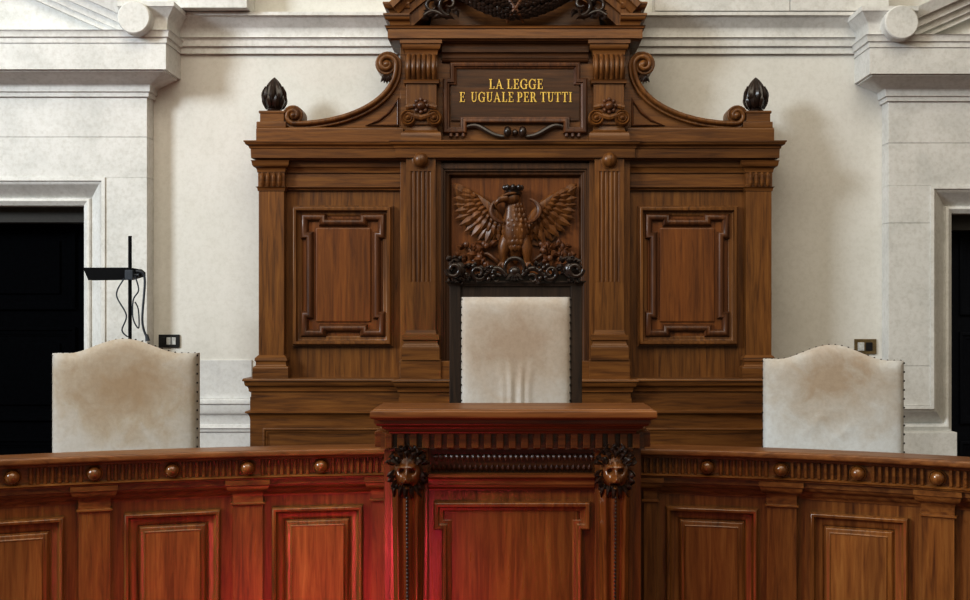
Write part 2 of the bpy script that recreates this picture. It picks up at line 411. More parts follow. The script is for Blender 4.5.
bm = B()                                           # wall cornice between the two doorways
z0, z1, z2 = Z(54.5, WALL), Z(39.5, WALL), Z(10, WALL - 0.15)
sweep(bm, [(LPE - 0.02, WALL), (RPE + 0.02, WALL)], cornice_prof(z0, z1, z2, 0.055, 0.115), PLAN)
struct('trim_13', bm, 'stone')
bm = B(); box(bm, LPE, X(247, WALL - 0.18), WALL - 0.18, WALL, z2 + 0.004, 3.75, 0.004); struct('trim_14', bm, 'stone')
bm = B(); box(bm, X(790.5, WALL - 0.12), RPE, WALL - 0.12, WALL, z2 + 0.004, 3.75, 0.003); box(bm, X(655, WALL - 0.12), X(790, WALL - 0.12), WALL - 0.118, WALL, z2 + 0.004, 3.75, 0.003); struct('trim_15', bm, 'stone')

def door_leaf(name, x0, x1, top, mat):
    """panelled double door set back in its reveal"""
    y = WALL + 0.18; bm = B()
    box(bm, x0, x1, y, y + 0.05, DAIS, top)
    xm = (x0 + x1) / 2; H = top - DAIS
    for a, b in ((x0, xm), (xm, x1)):
        w = b - a
        for f0, f1 in ((0.05, 0.34), (0.39, 0.66), (0.71, 0.955)):
            c0, c1, e0, e1 = a + w * 0.16, b - w * 0.16, DAIS + H * f0, DAIS + H * f1
            sweep(bm, [(c0, e0), (c1, e0), (c1, e1), (c0, e1)], framep(0.05, 0.018), FRONT(y), True)
            box(bm, c0 + 0.09, c1 - 0.09, y - 0.012, y, e0 + 0.09, e1 - 0.09, 0.006)
    o = struct(name, bm, mat)
    bm = B(); box(bm, x0, x1, WALL + 0.05, y, top - 0.085, top + 0.01); obj('door_head', bm, 'door_head', o)
    bm = B(); lathe(bm, [(0.0, 0.0), (0.028, 0.0), (0.028, 0.008), (0.012, 0.012), (0.012, 0.04), (0.026, 0.055), (0.026, 0.07), (0, 0.08)], (xm + 0.07, y, DAIS + 1.0), 'y', 16)
    obj('door_knob', bm, 'brass', o)
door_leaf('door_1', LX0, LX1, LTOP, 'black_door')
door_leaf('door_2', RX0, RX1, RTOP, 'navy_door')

# ================================================================== THE CARVED WOODEN BACKBOARD
bb = thing('wooden_backboard', (0, 6.0, DAIS), 'tall carved walnut wall panelling with gilded motto and eagle relief behind the middle chair', 'wall panelling')
def lx(px, d): return (CX - px) / F * d            # lateral half-distance from the middle line
DB = 5.86
# carcass
bm = B()
box(bm, -lx(259, DB), lx(259, DB), DB, WALL - 0.005, Z(386, DB), Z(158, DB), 0.003)
obj('carcass', bm, 'wood_v', bb)
# pedestal with its ledges, broken forward in the middle
hp, hc = lx(249, 5.80), lx(398, 5.76)
yb, yf, yc = WALL - 0.005, 5.80, 5.74
def bpath(h=hp, y=yf, c=hc, yy=yc): return [(-h, yb), (-h, y), (-c, y), (-c, yy), (c, yy), (c, y), (h, y), (h, yb)]
bm = B()
zl = Z(412, 5.80)
pr = prof((-0.05, DAIS), ('l', 0.05, DAIS), ('l', 0.05, DAIS + 0.16), ('s', 0.0, DAIS + 0.22), ('l', 0.0, Z(420, 5.8)), ('b', 0.022, zl - 0.004), ('l', 0.022, zl + 0.004), ('l', 0.0, zl + 0.010), ('l', 0.0, Z(397, 5.8)), ('l', -0.006, Z(397, 5.8)), ('l', -0.05, Z(397, 5.8)))
sweep(bm, bpath(), pr, PLAN)
obj('pedestal', bm, 'wood_h', bb)
bm = B()
a, b_ = Z(398, 5.8), Z(378.5, 5.77)
pr = prof((-0.05, a), ('l', -0.004, a), ('l', -0.004, a + 0.03), ('l', 0.006, a + 0.036), ('s', 0.026, b_ - 0.016), ('l', 0.034, b_ - 0.014), ('b', 0.028, b_), ('l', -0.12, b_ + 0.002), ('l', -0.12, a))
sweep(bm, bpath(), pr, PLAN)
obj('ledge_moulding', bm, 'wood_h', bb)
# sunk panels in the pedestal
for s in (-1, 1):
    bm = B(); x0, x1 = sorted((s * lx(262, 5.8), s * lx(392, 5.8)))
    sweep(bm, [(x0, DAIS + 0.26), (x1, DAIS + 0.26), (x1, Z(428, 5.8)), (x0, Z(428, 5.8))], framep(0.03, 0.012), FRONT(5.80), True)
    obj('pedestal_panel', bm, 'wood_h', bb)
# outer pilasters
for s in (-1, 1):
    D = 5.80
    bm = B(); x0, x1 = s * lx(257.5, D), s * lx(283, D)
    box(bm, x0, x1, D, DB + 0.02, Z(360, D), Z(188, D), 0.003)
    pil = obj('outer_pilaster', bm, 'wood_v', bb)
    a, b_ = sorted((x0, x1))
    def pp(y=D): return [(a, DB + 0.02), (a, y), (b_, y), (b_, DB + 0.02)]
    bm = B()
    z0, z1 = Z(381, D), Z(355, D)
    pr = prof((-0.02, z0), ('l', 0.026, z0), ('l', 0.026, z0 + 0.065), ('s', 0.012, z0 + 0.09), ('l', 0.012, z0 + 0.098), ('b', 0.018, z0 + 0.108), ('l', 0.016, z0 + 0.122), ('l', 0.0, z1), ('l', -0.02, z1))
    sweep(bm, pp(), pr, PLAN); obj('pilaster_base', bm, 'wood_h', pil)
    bm = B()
    z0 = Z(191, D); zf = Z(187, D); zt = Z(172.5, D); z2 = Z(161, D)
    pr = prof((-0.02, z0), ('l', 0.004, z0), ('b', 0.015, zf), ('l', 0.002, zf + 0.003), ('l', 0.002, zt), ('l', 0.006, zt), ('s', 0.030, z2 - 0.008), ('l', 0.034, z2), ('l', -0.02, z2))
    sweep(bm, pp(), pr, PLAN)
    w = b_ - a
    for k in range(4):
        xx = a + w * (0.16 + 0.225 * k)
        tube(bm, [(xx, D - 0.004, zf + 0.004), (xx, D - 0.012, zf + 0.02), (xx, D - 0.014, zt - 0.02), (xx, D - 0.006, zt - 0.002)], [0.007, 0.011, 0.011, 0.007], 8)
    obj('pilaster_capital', bm, 'wood_h', pil)
# frieze bands between the pilasters and the panel below them
for s in (-1, 1):
    D = DB; x0, x1 = sorted((s * lx(284, D), s * lx(404, D)))
    bm = B()
    box(bm, x0, x1, D - 0.020, D + 0.02, Z(187, D), Z(173, D), 0.002)
    z = Z(190.5, D)
    sweep(bm, [(x0, D), (x1, D)], prof((-0.02, z), ('l', 0.018, z), ('b', 0.034, z + 0.014), ('l', 0.034, z + 0.02), ('l', -0.02, z + 0.022)), PLAN)
    z = Z(173.5, D)
    sweep(bm, [(x0, D), (x1, D)], prof((-0.02, z), ('l', 0.03, z), ('b', 0.045, z + 0.03), ('l', 0.05, Z(161, D)), ('l', -0.02, Z(161, D))), PLAN)
    obj('frieze_band', bm, 'wood_h', bb)
    # the big framed panel
    px0, px1 = 291.5, 392.0
    x0, x1 = sorted((s * lx(px0, D), s * lx(px1, D)))
    bm = B()
    box(bm, x0 + 0.04, x1 - 0.04, D - 0.006, D + 0.004, Z(340, D), Z(211, D))
    pan = obj('side_panel', bm, 'wood_panel', bb)
    bm = B()
    fp = prof((0, -0.006), ('l', 0, 0.022), ('l', -0.006, 0.022), ('b', -0.016, 0.044), ('l', -0.026, 0.042), ('l', -0.028, 0.026), ('s', -0.056, 0.004), ('l', -0.056, -0.006))
    sweep(bm, [(x0, Z(346, D)), (x1, Z(346, D)), (x1, Z(206, D)), (x0, Z(206, D))], fp, FRONT(D), True)
    obj('panel_frame', bm, 'wood_v', pan)
    # eared inner moulding
    def ear(l, r, t, bt, e, g):
        xs = lambda q: s * lx(q, D)
        pts = [(l, bt), (l + g, bt), (l + g, bt - e), (r - g, bt - e), (r - g, bt), (r, bt), (r, bt - g), (r - e, bt - g), (r - e, t + g), (r, t + g), (r, t), (r - g, t), (r - g, t + e), (l + g, t + e), (l + g, t), (l, t), (l, t + g), (l + e, t + g), (l + e, bt - g), (l, bt - g)]
        pts = [(xs(u), Z(v, D)) for u, v in pts]
        area = sum(pts[i - 1][0] * pts[i][1] - pts[i][0] * pts[i - 1][1] for i in range(len(pts)))
        return pts if area > 0 else pts[::-1]
    bm = B()
    sweep(bm, ear(304, 381, 217.5, 333, 5, 18), halfround(0.042, 0.030), FRONT(D - 0.004), True)
    obj('eared_moulding', bm, 'wood_carved', pan)
    bm = B()
    box(bm, s * lx(315, D), s * lx(370, D), D - 0.016, D, Z(322, D), Z(228, D), 0.008)
    obj('panel_field', bm, 'wood_panel', pan)
# central fluted pilasters
for s in (-1, 1):
    D = 5.765
    a, b_ = sorted((s * lx(405, D), s * lx(434.5, D)))
    bm = B()
    sa, sb = sorted((s * lx(399, 5.80), s * lx(440, 5.80)))
    box(bm, sa, sb, 5.80, DB + 0.02, Z(380, 5.8), Z(150, 5.8), 0.003)
    stile = obj('pilaster_backing', bm, 'wood_v', bb)
    bm = B()
    w = b_ - a; nf = 5; mg = 0.13 * w; fw = (w - 2 * mg) / nf
    pts = [(a, DB), (a, D)]
    for k in range(nf):
        f0 = a + mg + fw * k + fw * 0.14; f1 = f0 + fw * 0.72; c = (f0 + f1) / 2; r = (f1 - f0) / 2
        pts += [(c - r * math.cos(PI * q / 6), D + 0.9 * r * math.sin(PI * q / 6)) for q in range(7)]
    pts += [(b_, D), (b_, DB)]
    prism(bm, pts, PLAN, Z(282, D), Z(171, D))
    box(bm, a, b_, D, DB, Z(335, D), Z(281.8, D)); box(bm, a, b_, D, DB, Z(171.2, D), Z(148, D))
    pil = obj('fluted_pilaster', bm, 'wood_v', bb)
    bm = B(); z0, z1 = Z(360, D), Z(330, D)
    pr = prof((-0.02, z0), ('l', 0.022, z0), ('l', 0.022, z0 + 0.055), ('s', 0.010, z0 + 0.10), ('l', 0.020, z0 + 0.106), ('b', 0.020, z0 + 0.13), ('l', 0.004, z0 + 0.136), ('l', 0.0, z1), ('l', -0.02, z1))
    sweep(bm, [(a, DB), (a, D), (b_, D), (b_, DB)], pr, PLAN); obj('pilaster_base', bm, 'wood_h', pil)
    bm = B(); z0, z1 = Z(381, 5.75), Z(359.5, 5.75)
    box(bm, s * lx(399, 5.75), s * lx(440, 5.75), 5.75, DB, z0, z1, 0.004); obj('plinth_block', bm, 'wood_h', pil)
    bm = B(); c = ((a + b_) / 2, D, Z(160, D))
    lathe(bm, [(0, -0.004), (0.046, -0.004), (0.047, 0.004), (0.041, 0.006)] + [(0.040 * math.cos(t * PI / 16), 0.006 + 0.034 * math.sin(t * PI / 16)) for t in range(9)], c, 'y', 26)
    obj('boss', bm, 'wood_v', pil)
# centre recess: frame around the eagle relief
D = 5.83
c0 = lx(440, D)
bm = B()
box(bm, -lx(450, DB), lx(450, DB), DB - 0.006, DB + 0.02, Z(385, DB), Z(176, DB))
cen = obj('relief_panel', bm, 'wood_panel', bb)
bm = B()
fp = prof((0, -0.03), ('l', 0, 0.028), ('l', -0.028, 0.030), ('l', -0.030, 0.020), ('l', -0.040, 0.020), ('s', -0.062, -0.006), ('l', -0.066, -0.012), ('b', -0.080, -0.03), ('l', -0.080, -0.035))
sweep(bm, [(-lx(437, D), Z(384, D)), (lx(437, D), Z(384, D)), (lx(437, D), Z(164, D)), (-lx(437, D), Z(164, D))], fp, FRONT(D), True)
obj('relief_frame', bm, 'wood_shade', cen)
bm = B(); box(bm, -hc, hc, 5.76, DB, Z(381, 5.76), Z(361, 5.76), 0.004); obj('centre_plinth', bm, 'wood_h', bb)

# ---- eagle relief
DE = DB
def E(px, py, out=0.0): return Vector((X(px, DE), DE - out, Z(py, DE)))
def efeather(bm, p0, p1, w, o0=0.012, o1=0.02, th=0.010, bend=0.0, fat=0.8):
    leaf(bm, E(*p0, o0), E(*p1, o1), w / F * DE, th=th, bend=bend, fat=fat, n=6)
bm = B()   # body: pear shaped trunk, thighs, neck and head in one carved mass
tube(bm, [E(513, 197, 0.05), E(512, 204, 0.062), E(512, 212, 0.062), E(513, 222, 0.060), E(514, 233, 0.064), E(514, 244, 0.056), E(514, 256, 0.035), E(514, 264, 0.02)],
     [0.034, 0.042, 0.044, 0.060, 0.068, 0.060, 0.036, 0.010], 16, 0.75)
blob(bm, E(510, 200, 0.08), (0.046, 0.036, 0.036), 14)
tube(bm, [E(505, 200, 0.10), E(499, 201.5, 0.112), E(494.5, 205.5, 0.105), E(496, 210, 0.095)], [0.024, 0.019, 0.011, 0.002], 9)
tube(bm, [E(515, 195, 0.105), E(508, 196, 0.118), E(501, 198, 0.116)], [0.006, 0.010, 0.006], 7)
blob(bm, E(506, 199.5, 0.118), (0.0065, 0.005, 0.0065), 8)
for sx in (-1, 1):   # thighs, shanks and toes
    cx = 514 + sx * 11
    tube(bm, [E(cx - sx * 3, 238, 0.05), E(cx, 248, 0.06), E(cx + sx * 1, 257, 0.055), E(cx + sx * 1, 264, 0.05)], [0.034, 0.036, 0.022, 0.015], 10)
    for q in (-1, 0, 1): tube(bm, [E(cx + sx, 262, 0.05), E(cx + sx + q * 4, 266, 0.066), E(cx + sx + q * 5, 270, 0.055)], [0.013, 0.010, 0.003], 6)
eagle = obj('eagle', bm, 'wood_eagle', bb, smooth=60)
bm = B()   # breast and neck feathers, scale-like
for r in range(9):
    yy = 207 + r * 5.0; wd = [6, 7.5, 9.5, 11, 12, 12, 11.5, 10, 7.5][r]
    nn = 5 + (r % 2)
    for k in range(nn):
        u = (k - (nn - 1) / 2) / ((nn - 1) / 2) * 0.92
        o = 0.056 + 0.75 * [.044, .045, .052, .060, .066, .068, .064, .060, .05][r] * math.sqrt(max(0, 1 - u * u))
        leaf(bm, E(514 + u * wd, yy - 3, o), E(514 + u * wd * 1.03, yy + 5, o - 0.004), 5.6 / F * DE, (u * 0.8, -1, 0), 0.005, n=5, fat=1.0)
obj('breast_feathers', bm, 'wood_eagle', eagle)
for sx in (-1, 1):   # wings: overlapping rows of broad feathers fanned from the shoulder
    bm = B()
    def W(x, y): return (514 + sx * x, y)
    tube(bm, [E(*W(13, 224), 0.05), E(*W(20, 215), 0.066), E(*W(27, 206), 0.060), E(*W(37, 199), 0.048), E(*W(48, 192), 0.034), E(*W(58, 186), 0.018)], [0.020, 0.026, 0.025, 0.023, 0.017, 0.006], 9, 0.7)
    prism(bm, [(X(*[W(x, 0)[0]], DE), Z(y, DE)) for x, y in ((10, 222), (26, 206), (44, 197), (52, 204), (50, 226), (38, 240), (22, 246), (12, 244))], FRONT(DE), -0.002, 0.022)
    n1 = 14
    for k in range(n1):   # primaries
        t = k / (n1 - 1)
        bx, by = 46 - 29 * t ** 0.8, 195 + 24 * t
        ang = math.radians(30 - 122 * t ** 1.05)
        L = 16 + 17 * math.sin(PI * (0.14 + 0.66 * t)) - (3 if t > 0.85 else 0)
        ex, ey = bx + L * math.cos(ang), by - L * math.sin(ang)
        ex = min(ex, 61.5 - 0.9 * max(0, k - 4)); ey = max(184, min(ey, 255))
        efeather(bm, W(bx, by), W(ex, ey), 9.0, 0.024, 0.030 + 0.010 * (k % 2), 0.014, bend=0.06 * sx, fat=1.15)
    n2 = 11
    for k in range(n2):   # secondaries
        t = k / (n2 - 1)
        bx, by = 40 - 24 * t, 197 + 24 * t
        ang = math.radians(24 - 116 * t); L = 16 + 4 * math.sin(PI * t)
        efeather(bm, W(bx, by), W(bx + L * math.cos(ang), by - L * math.sin(ang)), 7.6, 0.044, 0.046 + 0.006 * (k % 2), 0.013, fat=1.1)
    n3 = 9
    for k in range(n3):   # coverts
        t = k / (n3 - 1)
        bx, by = 36 - 21 * t, 199 + 23 * t
        ang = math.radians(16 - 110 * t); L = 10
        efeather(bm, W(bx, by), W(bx + L * math.cos(ang), by - L * math.sin(ang)), 6.2, 0.060, 0.062, 0.012, fat=1.0)
    obj('wing', bm, 'wood_eagle', eagle)
    bm = B()   # curling strap beside the neck
    pts = [E(514 + sx * (10 + 14 * math.sin(a)), 212 - 12 * math.cos(a), 0.088 - 0.012 * math.cos(a)) for a in [PI * (0.10 + 0.86 * i / 16) for i in range(17)]]
    tube(bm, pts, [0.007 + 0.007 * math.sin(PI * i / 16) for i in range(17)], 8)
    obj('curled_strap', bm, 'wood_carved', eagle)
bm = B()   # crown on the head
cc = (X(512, DE), DE - 0.068, Z(196, DE))
lathe(bm, [(0.0, 0.0), (0.044, 0.0), (0.047, 0.012), (0.040, 0.016), (0.047, 0.034), (0.034, 0.044), (0.0, 0.052)], cc, 'z', 16)
for k in range(9):
    a = 2 * PI * k / 9 - PI / 2
    blob(bm, (cc[0] + 0.046 * math.cos(a), cc[1] + 0.046 * math.sin(a), cc[2] + 0.036), (0.0125, 0.0125, 0.015), 8)
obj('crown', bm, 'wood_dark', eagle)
rnd = random.Random(3)
for sx in (-1, 1):   # sprays of acanthus and fruit on both sides of the legs
    bm = B()
    tube(bm, [E(514 + sx * 14, 264, 0.02), E(514 + sx * 28, 254, 0.03), E(514 + sx * 40, 256, 0.03), E(514 + sx * 52, 244, 0.02)], [0.012, 0.012, 0.010, 0.006], 7)
    for k in range(34):
        cx, cy = 514 + sx * rnd.uniform(24, 54), rnd.uniform(246, 270)
        L = rnd.uniform(7, 12); a = rnd.uniform(-0.1, 0.8) * PI
        efeather(bm, (cx, cy), (514 + sx * min(61, abs(cx - 514) + L * math.cos(a)), max(240 - (8 if rnd.random() < 0.2 else 0), cy - L * math.sin(a))), rnd.uniform(5.5, 8), rnd.uniform(0.012, 0.035), rnd.uniform(0.03, 0.06), 0.014, bend=rnd.uniform(-.2, .2), fat=0.8)
    for k in range(9):
        blob(bm, E(514 + sx * rnd.uniform(26, 54), rnd.uniform(244, 268), rnd.uniform(0.03, 0.055)), (0.017, 0.015, 0.017), 8)
    obj('acanthus_spray', bm, 'wood_carved', eagle)

# ---- main cornice with ressaut in the middle
D = 5.79
h0 = lx(256.5, D)
zA, zB = Z(160.5, D), Z(140, 5.72)
bm = B()
pr = prof((-0.12, zA), ('l', 0.004, zA), ('l', 0.010, zA + 0.008), ('l', 0.028, zA + 0.010), ('l', 0.030, zB - 0.040), ('l', 0.036, zB - 0.037), ('s', 0.055, zB - 0.008), ('l', 0.060, zB - 0.007), ('l', 0.060, zB), ('l', -0.12, zB))
hcc = lx(400, 5.76)
sweep(bm, [(-h0, yb), (-h0, D), (-hcc, D), (-hcc, D - 0.012), (hcc, D - 0.012), (hcc, D), (h0, D), (h0, yb)], pr, PLAN)
obj('main_cornice', bm, 'wood_h', bb)
# ---- attic base band and corner blocks
bm = B()
D = 5.80; hb = lx(255, D)
zt = Z(127, D)
for sgn in (-1, 1):
    hi_ = lx(402, D)
    bm = B()
    sweep(bm, [(-hb, yb), (-hb, D), (-hi_, D), (-hi_, yb)] if sgn < 0 else [(hi_, yb), (hi_, D), (hb, D), (hb, yb)], prof((-0.12, zB - 0.002), ('l', 0.0, zB - 0.002), ('l', 0.0, zt - 0.012), ('b', -0.010, zt), ('l', -0.12, zt)), PLAN)
    obj('attic_band', bm, 'wood_h', bb)
for s in (-1, 1):
    bm = B()
    a, b_ = sorted((s * lx(258.5, D), s * lx(282.5, D)))
    box(bm, a, b_, D + 0.005, D + 0.13, zt - 0.005, Z(110.5, D), 0.003)
    z = Z(110.5, D); box(bm, a - 0.006, b_ + 0.006, D, D + 0.136, z - 0.014, z, 0.004)
    z = Z(121.5, D); box(bm, a - 0.018, b_ + 0.012, D, D + 0.14, zt - 0.005, z, 0.004)
    blk = obj('corner_block', bm, 'wood_h', bb)
    # pine-cone finial wrapped in pointed leaves
    bm = B(); c = Vector(((a + b_) / 2, D + 0.068, Z(110.5, D))); H = Z(77.5, D + 0.068) - c.z
    prf = [(0.036, 0.0), (0.040, 0.05), (0.034, 0.09), (0.040, 0.14), (0.050, 0.24), (0.0545, 0.36), (0.0545, 0.48), (0.050, 0.60), (0.042, 0.72), (0.031, 0.83), (0.018, 0.92), (0.007, 0.975), (0.001, 1.0)]
    rings = []
    for r_, t_ in prf:
        ring = []
        for k in range(72):
            an = 2 * PI * k / 72
            rr = r_ * (1 + (0.10 if t_ > 0.12 else 0.02) * (abs(math.cos(an * 4.5 + PI / 4)) - 0.6) * 1.6)
            ring.append(c + Vector((rr * math.cos(an), rr * math.sin(an), H * t_)))
        rings.append(ring)
    loft(bm, rings)
    for f0, f1, r0, r1, nn, wd in ((0.10, 0.46, 0.044, 0.062, 9, 0.030), (0.34, 0.74, 0.059, 0.046, 9, 0.026)):
        for k in range(nn):
            an = 2 * PI * (k + (0.5 if f0 < 0.2 else 0)) / nn - PI / 2
            n_ = Vector((math.cos(an), math.sin(an), 0.12))
            p0 = c + Vector((r0 * math.cos(an), r0 * math.sin(an), H * f0)); p1 = c + Vector((r1 * math.cos(an), r1 * math.sin(an), H * f1))
            leaf(bm, p0, p1, wd, n_, 0.008, n=6, fat=0.7)
    obj('finial', bm, 'wood_dark', blk)
# ---- scrolled ramps
for s in (-1, 1):
    DS = 5.83
    sp = spiral((386, 65), -2 * PI * 1.3, 0, 2.5, 11)
    cv = bez((397, 66), (397, 104), (345, 126), (293, 125.5), 22)[1:]
    sq = spiral((293, 116), PI / 2, PI / 2 + 2 * PI * 1.2, 9.5, 2.5)[1:]
    line = sp + cv + sq
    pts = [(s * lx(u, DS), Z(v, DS)) for u, v in line]
    bm = B()
    if s > 0: pts = pts[::-1]
    pr = prof((-0.021, -0.11), ('l', -0.021, 0.004), ('b', -0.014, 0.012), ('l', -0.006, 0.010), ('l', -0.004, 0.018), ('b', 0.008, 0.032), ('a', 0.021, 0.020), ('l', 0.021, -0.11))
    sweep(bm, pts, pr, FRONT(DS))
    for (u, v, r) in ((386, 65, 4.6), (293, 116, 4.2)):
        lathe(bm, [(0, -0.1), (r / F * DS, -0.1), (r / F * DS, 0.012)] + [(r / F * DS * math.cos(t * PI / 10), 0.012 + 0.026 * math.sin(t * PI / 10)) for t in range(6)], (s * lx(u, DS), DS, Z(v, DS)), 'y', 18)
    ramp_o = obj('scroll_ramp', bm, 'wood_v', bb, smooth=40)
    bm = B()   # web below the curve
    fill = [(s * lx(u, DS), Z(v, DS)) for u, v in bez((397, 66), (397, 104), (345, 126), (300, 126), 22)] + [(s * lx(300, DS), Z(129, DS)), (s * lx(401, DS), Z(129, DS)), (s * lx(401, DS), Z(60, DS))]
    prism(bm, fill, FRONT(DS), -0.10, -0.012)
    web = obj('ramp_web', bm, 'wood_h', ramp_o)
    bm = B()
    tri = [(s * lx(u, DS), Z(v, DS)) for u, v in ((366, 125), (396.5, 125), (396.5, 100), (388, 112), (378, 120))]
    area = sum(tri[i - 1][0] * tri[i][1] - tri[i][0] * tri[i - 1][1] for i in range(len(tri)))
    if area < 0: tri = tri[::-1]
    sweep(bm, tri, halfround(0.014, 0.014), FRONT(DS + 0.012), True)
    obj('web_moulding', bm, 'wood_carved', ramp_o)
    bm = B()   # small leaf hanging under the upper volute
    for k in range(5):
        leaf(bm, (s * lx(386, DS), DS - 0.01, Z(75, DS)), (s * lx(380 + 3.2 * k, DS), DS - 0.02, Z(85 - 1.0 * abs(k - 2), DS)), 0.026, th=0.01)
    obj('volute_leaf', bm, 'wood_dark', ramp_o)
# ---- attic body, panel with motto
DA = 5.84
bm = B(); box(bm, -lx(399, DA), lx(399, DA), DA, WALL - 0.005, zB, Z(38, DA), 0.003); obj('attic_body', bm, 'wood_h', bb)
bm = B()
z = Z(63, DA); xa = lx(441, DA)
pr = prof((-0.02, z), ('l', 0.006, z), ('a', 0.022, z + 0.018), ('l', 0.026, z + 0.022), ('b', 0.034, z + 0.046), ('l', 0.044, z + 0.048), ('l', 0.046, z + 0.075), ('s', 0.07, z + 0.105), ('l', -0.02, z + 0.108))
sweep(bm, [(-xa, DA), (xa, DA)], pr, PLAN)
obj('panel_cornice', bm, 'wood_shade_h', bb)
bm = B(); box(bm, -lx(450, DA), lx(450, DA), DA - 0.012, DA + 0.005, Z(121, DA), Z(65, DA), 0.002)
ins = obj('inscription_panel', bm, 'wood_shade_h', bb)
bm = B()
pth = [(452, 66), (576, 66), (576, 82), (583, 82), (583, 131), (565, 131), (565, 121), (463, 121), (463, 131), (445, 131), (445, 82), (452, 82)]
pth = [(X(u, DA), Z(v, DA)) for u, v in pth][::-1]
area = sum(pth[i - 1][0] * pth[i][1] - pth[i][0] * pth[i - 1][1] for i in range(len(pth)))
if area < 0: pth = pth[::-1]
sweep(bm, pth, prof((0.016, -0.006), ('l', 0.016, 0.016), ('b', 0.006, 0.032), ('l', -0.006, 0.030), ('s', -0.020, 0.012), ('l', -0.020, -0.006)), FRONT(DA), True)
for q in (-1, 1):   # drops under the ears
    for k in range(3):
        cx = 514 + q * (51.5 + 6.2 * k)
        lathe(bm, [(0, 0), (0.008, 0), (0.011, -0.026), (0.0, -0.032)], (X(cx, DA), DA - 0.016, Z(132, DA)), 'z', 10)
obj('panel_moulding', bm, 'wood_carved', ins)
bm = B()   # looped ribbon below the panel
for q in (-1, 1):
    pts = bez((514 + q * 49, 128, 0), (514 + q * 34, 121, 0), (514 + q * 30, 137, 0), (514 + q * 11, 137, 0), 16)
    tube(bm, [(X(u, DA), DA - 0.014 - 0.008 * math.sin(i / 16 * PI), Z(v, DA)) for i, (u, v, _) in enumerate(pts)], [0.010 + 0.004 * math.sin(i / 16 * PI) for i in range(17)], 8)
    blob(bm, (X(514 + q * 7.5, DA), DA - 0.028, Z(132.5, DA)), (0.021, 0.024, 0.029), 16)
lathe(bm, [(0, 0), (0.014, 0), (0.016, 0.02), (0.010, 0.03), (0, 0.034)], (X(514, DA), DA, Z(133, DA)), 'y', 14)
obj('ribbon_knot', bm, 'wood_dark', ins)
# ---- gilded motto, cut letter by letter
def glyph(ch):
    T, t, sh = 0.17, 0.075, 0.065
    R = lambda x0, y0, x1, y1: [(x0, y0), (x1, y0), (x1, y1), (x0, y1)]
    def arc(cx, cy, rx, ry, a0, a1, wx, wy, n=14):
        out = []
        for i in range(n):
            p, q = a0 + (a1 - a0) * i / n, a0 + (a1 - a0) * (i + 1) / n
            out.append([(cx + rx * math.cos(p), cy + ry * math.sin(p)), (cx + rx * math.cos(q), cy + ry * math.sin(q)), (cx + (rx - wx) * math.cos(q), cy + (ry - wy) * math.sin(q)), (cx + (rx - wx) * math.cos(p), cy + (ry - wy) * math.sin(p))])
        return out
    if ch == 'L': return [R(.1, 0, .1 + T, 1), R(0, 1 - sh, .37, 1), R(0, 0, .62, sh), R(.55, 0, .62, .27)], .66
    if ch == 'E': return [R(.1, 0, .1 + T, 1), R(0, 1 - sh, .62, 1), R(0, 0, .66, sh), R(.59, 0, .66, .26), R(.55, .76, .62, 1), R(.1, .48, .5, .48 + t), R(.44, .40, .5, .64)], .70
    if ch == 'I': return [R(.1, 0, .1 + T, 1), R(0, 1 - sh, .37, 1), R(0, 0, .37, sh)], .40
    if ch == 'T': return [R(.29, 0, .29 + T, 1), R(.18, 0, .57, sh), R(0, 1 - sh, .75, 1), R(0, .74, .065, 1), R(.685, .74, .75, 1)], .78
    if ch == 'A': return [[(.08, 0), (.17, 0), (.45, .92), (.40, 1)], [(.34, 1), (.44, 1), (.82, 0), (.63, 0)], R(.2, .3, .62, .3 + t), R(0, 0, .26, sh), R(.54, 0, .92, sh)], .93
    if ch == 'U': return [R(.1, .32, .1 + T, 1), R(.6, .32, .6 + t, 1), R(0, 1 - sh, .38, 1), R(.5, 1 - sh, .78, 1)] + arc(.3875, .33, .2875, .33, PI, 2 * PI, .12, .09), .80
    if ch == 'G': return arc(.45, .5, .45, .52, .22 * PI, 1.78 * PI, T, .075, 18) + [R(.62, .02, .62 + T, .46), R(.5, .42, .88, .42 + sh), R(.75, .62, .81, .98)], .90
    if ch == 'P': return [R(.1, 0, .1 + T, 1), R(0, 0, .4, sh), R(0, 1 - sh, .4, 1), R(.2, .42, .4, .42 + t)] + arc(.38, .71, .28, .29, -.5 * PI, .5 * PI, T, .07, 10), .70
    if ch == 'R': return [R(.1, 0, .1 + T, 1), R(0, 0, .36, sh), R(0, 1 - sh, .4, 1), R(.2, .44, .4, .44 + t)] + arc(.38, .72, .27, .28, -.5 * PI, .5 * PI, T, .07, 10) + [[(.34, .48), (.52, .48), (.80, 0), (.60, 0)], R(.6, 0, .86, sh)], .86
yfr = DA - 0.012
for text, x0, x1, ybase, ytop in (('LA LEGGE', 488, 542, 89.2, 79.2), ('E  UGUALE PER TUTTI', 458.5, 571, 102.2, 92.2)):
    adv = [(glyph(c)[1] + 0.10 if c != ' ' else 0.30) for c in text]
    W = sum(adv) - 0.10; x = 0.0
    sx = X(x1, yfr) - X(x0, yfr); hz = Z(ytop, yfr) - Z(ybase, yfr)
    bm = None
    for c, a_ in zip(text + ' ', adv + [0.3]):
        if c != ' ':
            if bm is None: bm = B()
            for i, poly in enumerate(glyph(c)[0]):
                prism(bm, [(X(x0, yfr) + (x + u) / W * sx, Z(ybase, yfr) + v * hz) for u, v in poly], FRONT(yfr), -0.001, 0.005 + 0.00015 * (i % 5))
        elif bm is not None:
            obj('gilded_lettering', bm, 'gold', ins); bm = None
        x += a_
